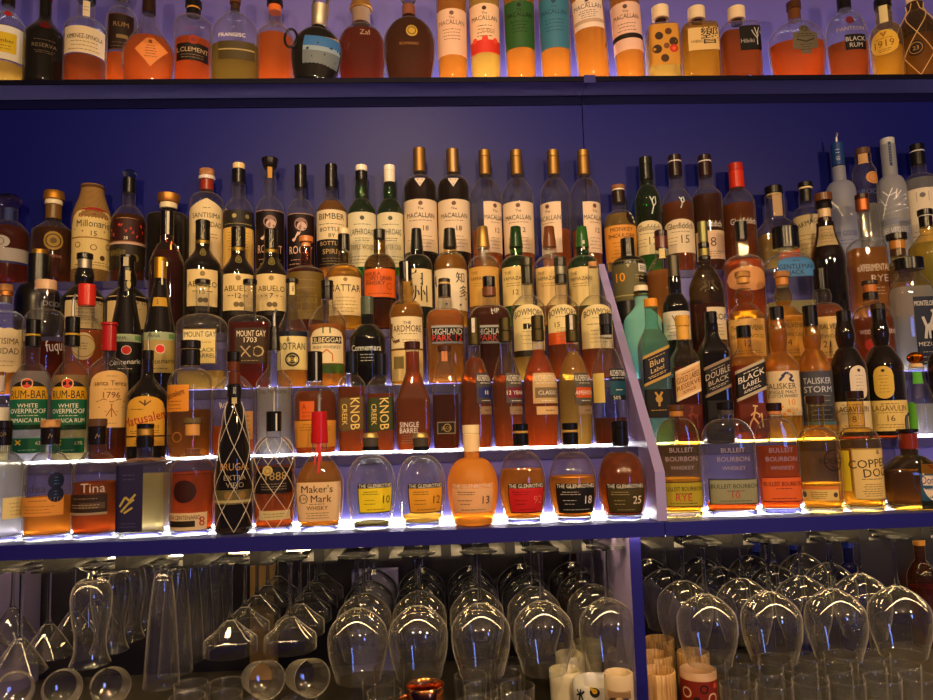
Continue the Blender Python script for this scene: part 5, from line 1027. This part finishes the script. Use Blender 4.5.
ORD = ['front', 'second', 'third', 'fourth', 'fifth', 'sixth']
BAL = [(0, .0060), (.006, .016), (.018, .036), (.040, .055), (.065, .0590), (.095, .0560), (.122, .0480), (.138, .0440)]
MART = [(0, .0058), (.004, .010), (.035, .031), (.066, .0495)]
COUP = [(0, .0058), (.006, .012), (.026, .034), (.036, .047), (.041, .0505), (.060, .0510), (.064, .0508)]
protos = {}
def lane(px, kind, n, pitch, tdesc, group, y0=1.478, py=575, label=None, jit=.0):
    x = at_y(px, py, y0).x
    for i in range(n):
        if kind not in protos: protos[kind] = o = MAKE[kind]()
        else: o = clone(protos[kind])
        o.location = (x + random.uniform(-jit, jit), y0 + i * pitch, ZFOOT + HANG[kind]); o.rotation_euler = (PI, 0, random.uniform(0, 6))
        tag(o, ('%s %s' % (ORD[i], tdesc)) if i else ('front %s' % tdesc), CAT[kind], group)
def beer():
    r = empty('hanging_beer_glass', (0, 0, 0))
    v, f = lathe([(0, .0305), (.0012, .031), (.004, .029), (.010, .012), (.018, .008), (.0246, .011)], 28); mesh_obj('foot', v, f, GLASS, r)
    outer = curve([(.025, .011), (.030, .024), (.045, .0345), (.068, .0375), (.10, .0345), (.135, .029), (.165, .030), (.186, .0370)], 24)
    vessel('bowl', wall_loop(outer, .0016, .032), THIN, r); return r
def flute():
    r = empty('hanging_pilsner_glass', (0, 0, 0))
    v, f = lathe([(0, .0305), (.0012, .031), (.004, .028), (.009, .009), (.014, .007)], 28); mesh_obj('foot', v, f, GLASS, r)
    outer = curve([(.0144, .0075), (.022, .0145), (.05, .020), (.12, .0265), (.232, .0335)], 20)
    vessel('bowl', wall_loop(outer, .0016, .026), THIN, r); return r
MAKE = {'bal': lambda: stemglass('hanging_balloon_glass', .0385, .100, BAL), 'mar': lambda: stemglass('hanging_martini_glass', .037, .130, MART), 'cou': lambda: stemglass('hanging_coupe_glass', .036, .112, COUP),
        'beer': beer, 'flu': flute}
HANG = {k: .0000 for k in MAKE}
CAT = {'bal': 'wine glass', 'mar': 'cocktail glass', 'cou': 'cocktail glass', 'beer': 'beer glass', 'flu': 'beer glass'}
lane(22, 'mar', 4, .104, 'martini glass hanging beside the lilac lit partition', 'hanging martini glasses')
lane(-46, 'mar', 3, .104, 'martini glass hanging at the very edge of the rack, past the lit partition', 'hanging martini glasses', y0=1.53)
lane(92, 'beer', 6, .083, 'round topped beer glass hanging between martini and pilsner glasses', 'hanging beer glasses', y0=1.48)
lane(163, 'flu', 6, .076, 'tall tapered pilsner glass hanging between beer and coupe glasses', 'hanging pilsner glasses', y0=1.48)
lane(231, 'cou', 5, .105, 'coupe glass in the lane next to the pilsner glasses', 'hanging coupe glasses')
lane(290, 'cou', 5, .105, 'coupe glass in the lane next to the balloon glasses', 'hanging coupe glasses', y0=1.485)
HERE = ['in the lane beside the coupes', 'in the lane over the copper mug', 'in the lane under the round frosted peach bottle', 'in the lane above the painted cup', 'in the lane right by the violet partition']
for px, h in zip((357, 417, 479, 541, 606), HERE):
    lane(px, 'bal', 4, .1295, 'balloon glass hanging ' + h, 'hanging balloon glasses', y0=1.482)
HERE2 = ['below the flat nearly clear flask', 'below the flat orange labelled flask', 'below the printed round badge bottle', 'below the wide olive brown flask']
for px, h in zip((704, 768, 832, 896), HERE2):
    lane(px, 'bal', 4, .1295, 'balloon glass hanging ' + h, 'hanging balloon glasses', y0=1.482)

for Y_, nm, st_ in ((1.423, 'warm light strip under the shelf right behind its front edge', STRIP), (1.57, 'added warm light strip under the shelf above the second line of hanging glasses', 36), (1.71, 'added warm light strip under the shelf above the third line of hanging glasses', 36), (1.90, 'warm light strip under the shelf above the rearmost hanging glasses', 36)):  # middle two strips are added for more glints on the glasses
    q = box('light_strip', (XL + .05, XR - .05, Y_, Y_ + .009, ZSH - .0020, ZSH - .0002), lamp('ffd9a0', st_)); tag(q, nm, 'light', 'light strips under the shelf')
# ------------------------------------------------------------------ on the counter
def tumbler(h=.100, rb_=.030, rt_=.036, base=.010, t=.0018, name='tumbler'):
    r = empty(name, (0, 0, 0))
    outer = [(0, rb_ - .002), (.002, rb_)] + [(.002 + (h - .002) * i / 8.0, rb_ + (rt_ - rb_) * i / 8.0) for i in range(1, 9)]
    vessel('glass_wall', wall_loop(outer, t, base), THIN, r, 32)
    return r
tp = tumbler()
first = [True]
def place_t(x, y, z, label, group, rot=(0, 0, 0)):
    o = tp if first[0] else clone(tp); first[0] = False
    o.location = (x, y, z); o.rotation_euler = rot
    tag(o, label, 'tumbler', group)
COLS = ['first', 'second', 'third', 'fourth', 'fifth', 'sixth', 'seventh', 'eighth', 'ninth', 'tenth']
ROWN = ['front row', 'second row', 'third row', 'fourth row']
def field(px0, n, rows, near, group, y0=1.475):
    x0 = at_y(px0, 690, y0).x
    for j in range(rows):
        for i in range(n):
            place_t(x0 + .0755 * i + (.018 if j % 2 else 0), y0 + .0765 * j, ZC + .0005, '%s empty tumbler in the %s on the counter %s' % (COLS[i], ROWN[j], near), group)
field(165, 2, 3, 'below the pilsner glasses', 'tumblers below the pilsner glasses', 1.50)
field(474, 2, 4, 'between copper mug and painted cup', 'tumblers beside the painted cup')
field(372, 1, 4, 'between stacked glasses and copper mug', 'tumblers beside the copper mug')
field(738, 6, 3, 'at the patterned tin mug end', 'tumblers on the bamboo cup side', 1.50)
# glasses lying in a heap
def heap(px, py, Y, tilt, rz, label):
    o = clone(tp); P = at_y(px, py, Y)
    o.location = P; o.rotation_euler = (tilt, 0, rz); tag(o, label, 'tumbler', 'tumblers lying on others'); return o
def cup(name, r, h, mat, t, px, Y, label, cat, parts=None, taper=1.0, group=None):
    X = at_y(px, 690, Y).x
    e = empty(name, (X, Y, ZC + .0005), -math.atan2(X, Y)); tag(e, label, cat, group)
    outer = [(0, r * taper - .002), (.002, r * taper)] + [(.002 + (h - .002) * i / 6.0, r * taper + (r - r * taper) * i / 6.0) for i in range(1, 7)]
    vessel('cup_body', wall_loop(outer, t, .008), mat, e, 36)
    return e
BAM = textured('d8b070', 'a8783c', 40, .5, 'noise', (6, 6, .4))
cup('bamboo_cup', .036, .134, BAM, .005, 658, 1.50, 'streaked bamboo cup nearest the violet partition', 'cup', group='bamboo cups')
cup('bamboo_cup', .036, .134, BAM, .005, 657, 1.60, 'bamboo cup standing behind the streaked one by the partition', 'cup', group='bamboo cups')
cup('bamboo_cup', .034, .134, BAM, .005, 695, 1.605, 'bamboo cup standing behind the patterned tin mug', 'cup', group='bamboo cups')
cup('bamboo_cup', .034, .134, BAM, .005, 662, 1.71, 'rearmost bamboo cup beside the partition', 'cup', group='bamboo cups')
e = cup('tin_mug', .036, .134, solid('c8a078', .4), .003, 699, 1.50, 'tin mug with red swirls beside the streaked bamboo cup', 'mug')
b = Bot(); b.R, b.n, b.d, b.root, b.m_px = .036, 2, 1, e, 1.5 / F
b.rat = lambda z: .036
b.zof = lambda y: at_y(699, y, 1.5).z - ZC
add_label(b, 'printed_band', (676, 700, -17, 17, '8a2a1c', 'r', [('r', -.5, .5, 5, 'e0b890', 1.4), ('r', .2, .3, 4, '2a1a18', 1.4), ('r', .55, .7, 5, 'e0b890', 1.4), ('o', -.1, .75, 3, '301c18'), ('o', .7, .2, 2.6, 'd8482a')]))
e = cup('copper_mug', .037, .136, solid('e0864a', .18, 1.0), .002, 425, 1.475, 'polished copper mug with curved handle under the hanging balloon glasses', 'mug', taper=.97)
pts = [(-.036 - .026 * math.sin(a), 0, .074 + .042 * math.cos(a)) for a in [PI * i / 14 for i in range(15)]]
v, f = tube_vf(pts, .0045, 10); mesh_obj('handle', v, f, solid('e0864a', .18, 1.0), e)
v, f = lathe([(0, .0376), (.001, .0382), (.003, .0376)], 36, zoff=.1345); mesh_obj('rim', *lathe([(.1325, .0374), (.1342, .0385), (.1365, .0374)], 36, closed=False), solid('f0a870', .15, 1.0), e)
e = cup('painted_cup', .046, .124, solid('ece8e0', .3), .003, 596, 1.49, 'white painted cup with dark leaves and yellow flower', 'cup', taper=.86)
b = Bot(); b.R, b.n, b.d, b.root, b.m_px = .046, 2, 1, e, 1.49 / F
b.rat = lambda z: .0465 * (.86 + .14 * z / .124)
b.zof = lambda y: at_y(596, y, 1.49).z - ZC
add_label(b, 'painting', (676, 700, -20, 20, None, 'r', [('p', [[(-.75, .9), (-.6, .3)], [(-.85, .6), (-.6, .5), (-.45, .35)], [(-.8, .35), (-.62, .6)], [(-.5, .8), (-.6, .55)]], 1.6, '1c2420'), ('o', -.05, .35, 4.6, '2a2a30'), ('o', -.05, .3, 2.4, 'e8b828'), ('o', -.15, .2, 1.8, 'e8b828'), ('p', [[(.4, .5), (.6, .3), (.75, .45)], [(.55, .25), (.7, .6)]], 1.2, '1c2420'), ('t', 'Tao Baba', .2, .8, 4, '2a5ab0', .1)]))
for px, Y, ds in ((566, 1.56, 'plain white cup standing behind the painted cup and nearest its leaves'), (572, 1.66, 'plain white cup in the second line behind the painted cup'), (589, 1.74, 'plain white cup at the rear near the violet partition')):
    cup('white_cup', .034, .125, solid('f0e4c8', .35), .003, px, Y, ds, 'cup', taper=.9, group='plain white cups')
e = cup('tiki_mug', .027, .172, solid('cdb68e', .6), .004, 619, 1.385, 'slim beige mug carved with a stern face beside the painted cup', 'mug')
for nm, bb, cc in (('nose', (-.005, .005, -.036, -.022, .108, .138), 'b89a6c'), ('brow', (-.021, .021, -.031, -.012, .138, .147), '8a6c44'), ('lips', (-.012, .012, -.031, -.020, .088, .098), '7a5636'),
                   ('eye', (-.016, -.006, -.0285, -.018, .124, .133), '3a2a1c'), ('eye', (.006, .016, -.0285, -.018, .124, .133), '3a2a1c')):
    box(nm, bb, solid(cc, .6), e)
# stacked upturned and leaning glasses near the martini glasses
def lying(px, py, Y, tilt, rz, ds, nm='tumbler'):
    c = clone(tp); P = at_y(px, py, Y); c.location = P; c.rotation_euler = (tilt, 0, rz); tag(c, ds, 'tumbler', 'glasses piled on the counter')
# lower layer that the leaning glasses rest on
def under(px, Y, ds):
    place_t(at_y(px, 690, Y).x, Y, ZC + .0005, ds, 'glasses piled on the counter')
for i, px in enumerate((12, 52, 92, 132)):
    under(px, 1.53, COLS[i] + ' upright tumbler carrying the leaning glasses below the martini and beer glasses')
for i, px in enumerate((256, 299)):
    under(px, 1.53, COLS[i] + ' upright tumbler carrying the tipped glasses below the coupe glasses')
ZL = ZC + .1015
def lay(px, Y, rz, ds, lift=.0, tl=1.35):
    P = at_y(px, 690, Y)
    c = clone(tp); c.location = (P.x, Y, ZL + .036 + lift); c.rotation_euler = (tl, 0, rz); tag(c, ds, 'tumbler', 'glasses piled on the counter')
lay(14, 1.56, .5, 'tipped tumbler lying below the front martini glass')
lay(60, 1.56, .5, 'tipped tumbler lying between martini and beer glasses')
lay(106, 1.56, .5, 'tipped tumbler lying under the beer glasses')
lay(256, 1.56, .45, 'tipped tumbler with open end toward the coupes')
lay(299, 1.56, .45, 'tipped tumbler lying closer to the balloon glasses')
# things standing in the shade behind the hanging glasses
def back_box(px0, px1, pt, Y, d_, h, nm, ds, cat):
    a, b_ = at_y(px0, 600, Y).x, at_y(px1, 600, Y).x
    q = box(nm, (a, b_, Y, Y + d_, ZC + .0005, at_y((px0 + px1) / 2, pt, Y).z), solid(h, .6)); tag(q, ds, cat)
back_box(250, 274, 566, 1.96, .05, 'b8904c', 'cardboard_box', 'tan cardboard carton standing in shade behind the coupes', 'box')
back_box(352, 398, 571, 1.99, .04, 'a8a0d8', 'lit_wall_block', 'pale lilac block standing for a lit wall strip behind the balloon glasses', 'box')  # added block, its lilac colour stands in for light on the wall
def back_bottle(px, pt, w, gl, lq, ds, capc, yb=2.0):
    P = at_y(px, 600, yb); H = at_y(px, pt, yb).z - ZC; R = w / 2 * yb / F
    e = empty('liquor_bottle', (P.x, yb, ZC + .0005)); tag(e, ds, 'bottle', 'bottles behind the hanging glasses')
    pr = profile(R, R * .36, H * .6, H * .76, H * .9, 'm', 1, 0)
    v, f = lathe(pr, 24); mesh_obj('glass_body', v, f, shell(gl, '101018'), e)
    q = [(z, r * .93) for z, r in pr if .006 < z < H * .58]; v, f = lathe(q, 24); mesh_obj('spirit', v, f, liquid(lq), e)
    v, f = lathe([(H * .9, R * .4), (H * .95, R * .42), (H, R * .4)], 20); mesh_obj('cap', v, f, solid(capc, .4), e)
for px, pt, ds in ((798, 538, 'blue bottle behind the balloon glasses under the printed badge bottle'), (852, 536, 'blue bottle behind the balloon glasses under the large cream label'), (758, 540, 'blue bottle behind the balloon glasses under the orange labelled flask')):
    back_bottle(px, pt, 27, '4a6af0', '2a48d8', ds, '1c2c90')
back_bottle(924, 534, 27, 'e8a040', 'c87820', 'amber bottle behind the balloon glasses at the brown flask end', 'c88a30')
back_bottle(574, 540, 27, 'e8b050', 'd89028', 'amber bottle in the shade behind the balloon glasses near the partition', '8a5a20')

# ------------------------------------------------------------------ light
def light(name, kind, loc, energy, col, size=.1, target=None, spot=None, blend=.4):
    l = bpy.data.lights.new(name, kind); l.energy = energy; l.color = lin(col)[:3]
    if kind == 'AREA': l.shape = 'DISK'; l.size = size
    else: l.shadow_soft_size = size
    if kind == 'SPOT': l.spot_size = math.radians(spot); l.spot_blend = blend
    o = bpy.data.objects.new(name, l); COL.objects.link(o); o.location = loc
    if target is not None:
        o.rotation_euler = (Vector(target) - Vector(loc)).to_track_quat('-Z', 'Y').to_euler()
    return o
for (x, y, z, en) in LAMPS:
    light('pendant_lamp', 'POINT', (x, y, z), en, 'ffd498', .05)
for l in SPOTS: light('spot_lamp', 'SPOT', l[0], l[2], l[3], .04, l[1], l[4], .9)
l = bpy.data.lights.new('screen_light', 'AREA'); l.shape = 'RECTANGLE'; l.size = .25; l.size_y = .7; l.energy = 7; l.color = lin('7090ff')[:3]
o = bpy.data.objects.new('screen_light', l); COL.objects.link(o); o.location = (1.5, -1.2, 1.75); o.rotation_euler = (Vector((.1, 1.6, 1.6)) - o.location).to_track_quat('-Z', 'Y').to_euler()
for l in UNDER: light('strip_lamp', 'AREA', l[0], l[1], l[2], l[3], l[4])
W = bpy.data.worlds.new('bar room'); SC.world = W; W.use_nodes = True
W.node_tree.nodes['Background'].inputs[0].default_value = lin(WORLD[0]); W.node_tree.nodes['Background'].inputs[1].default_value = WORLD[1]
SC.view_settings.view_transform = 'Standard'; SC.view_settings.look = 'None'; SC.view_settings.gamma = 1.0
SC.view_settings.exposure = EXPO; SC.view_settings.use_curve_mapping = False
cy = SC.cycles
cy.max_bounces = 20; cy.transmission_bounces = 20; cy.glossy_bounces = 6; cy.diffuse_bounces = 3; cy.transparent_max_bounces = 64
cy.caustics_reflective = False; cy.caustics_refractive = False; cy.sample_clamp_indirect = 4.0; cy.sample_clamp_direct = 0.0; cy.blur_glossy = 0.5
cy.use_denoising = True
try:
    cy.denoiser = 'OPENIMAGEDENOISE'; cy.denoising_input_passes = 'RGB_ALBEDO_NORMAL'; cy.denoising_prefilter = 'ACCURATE'
except Exception: pass
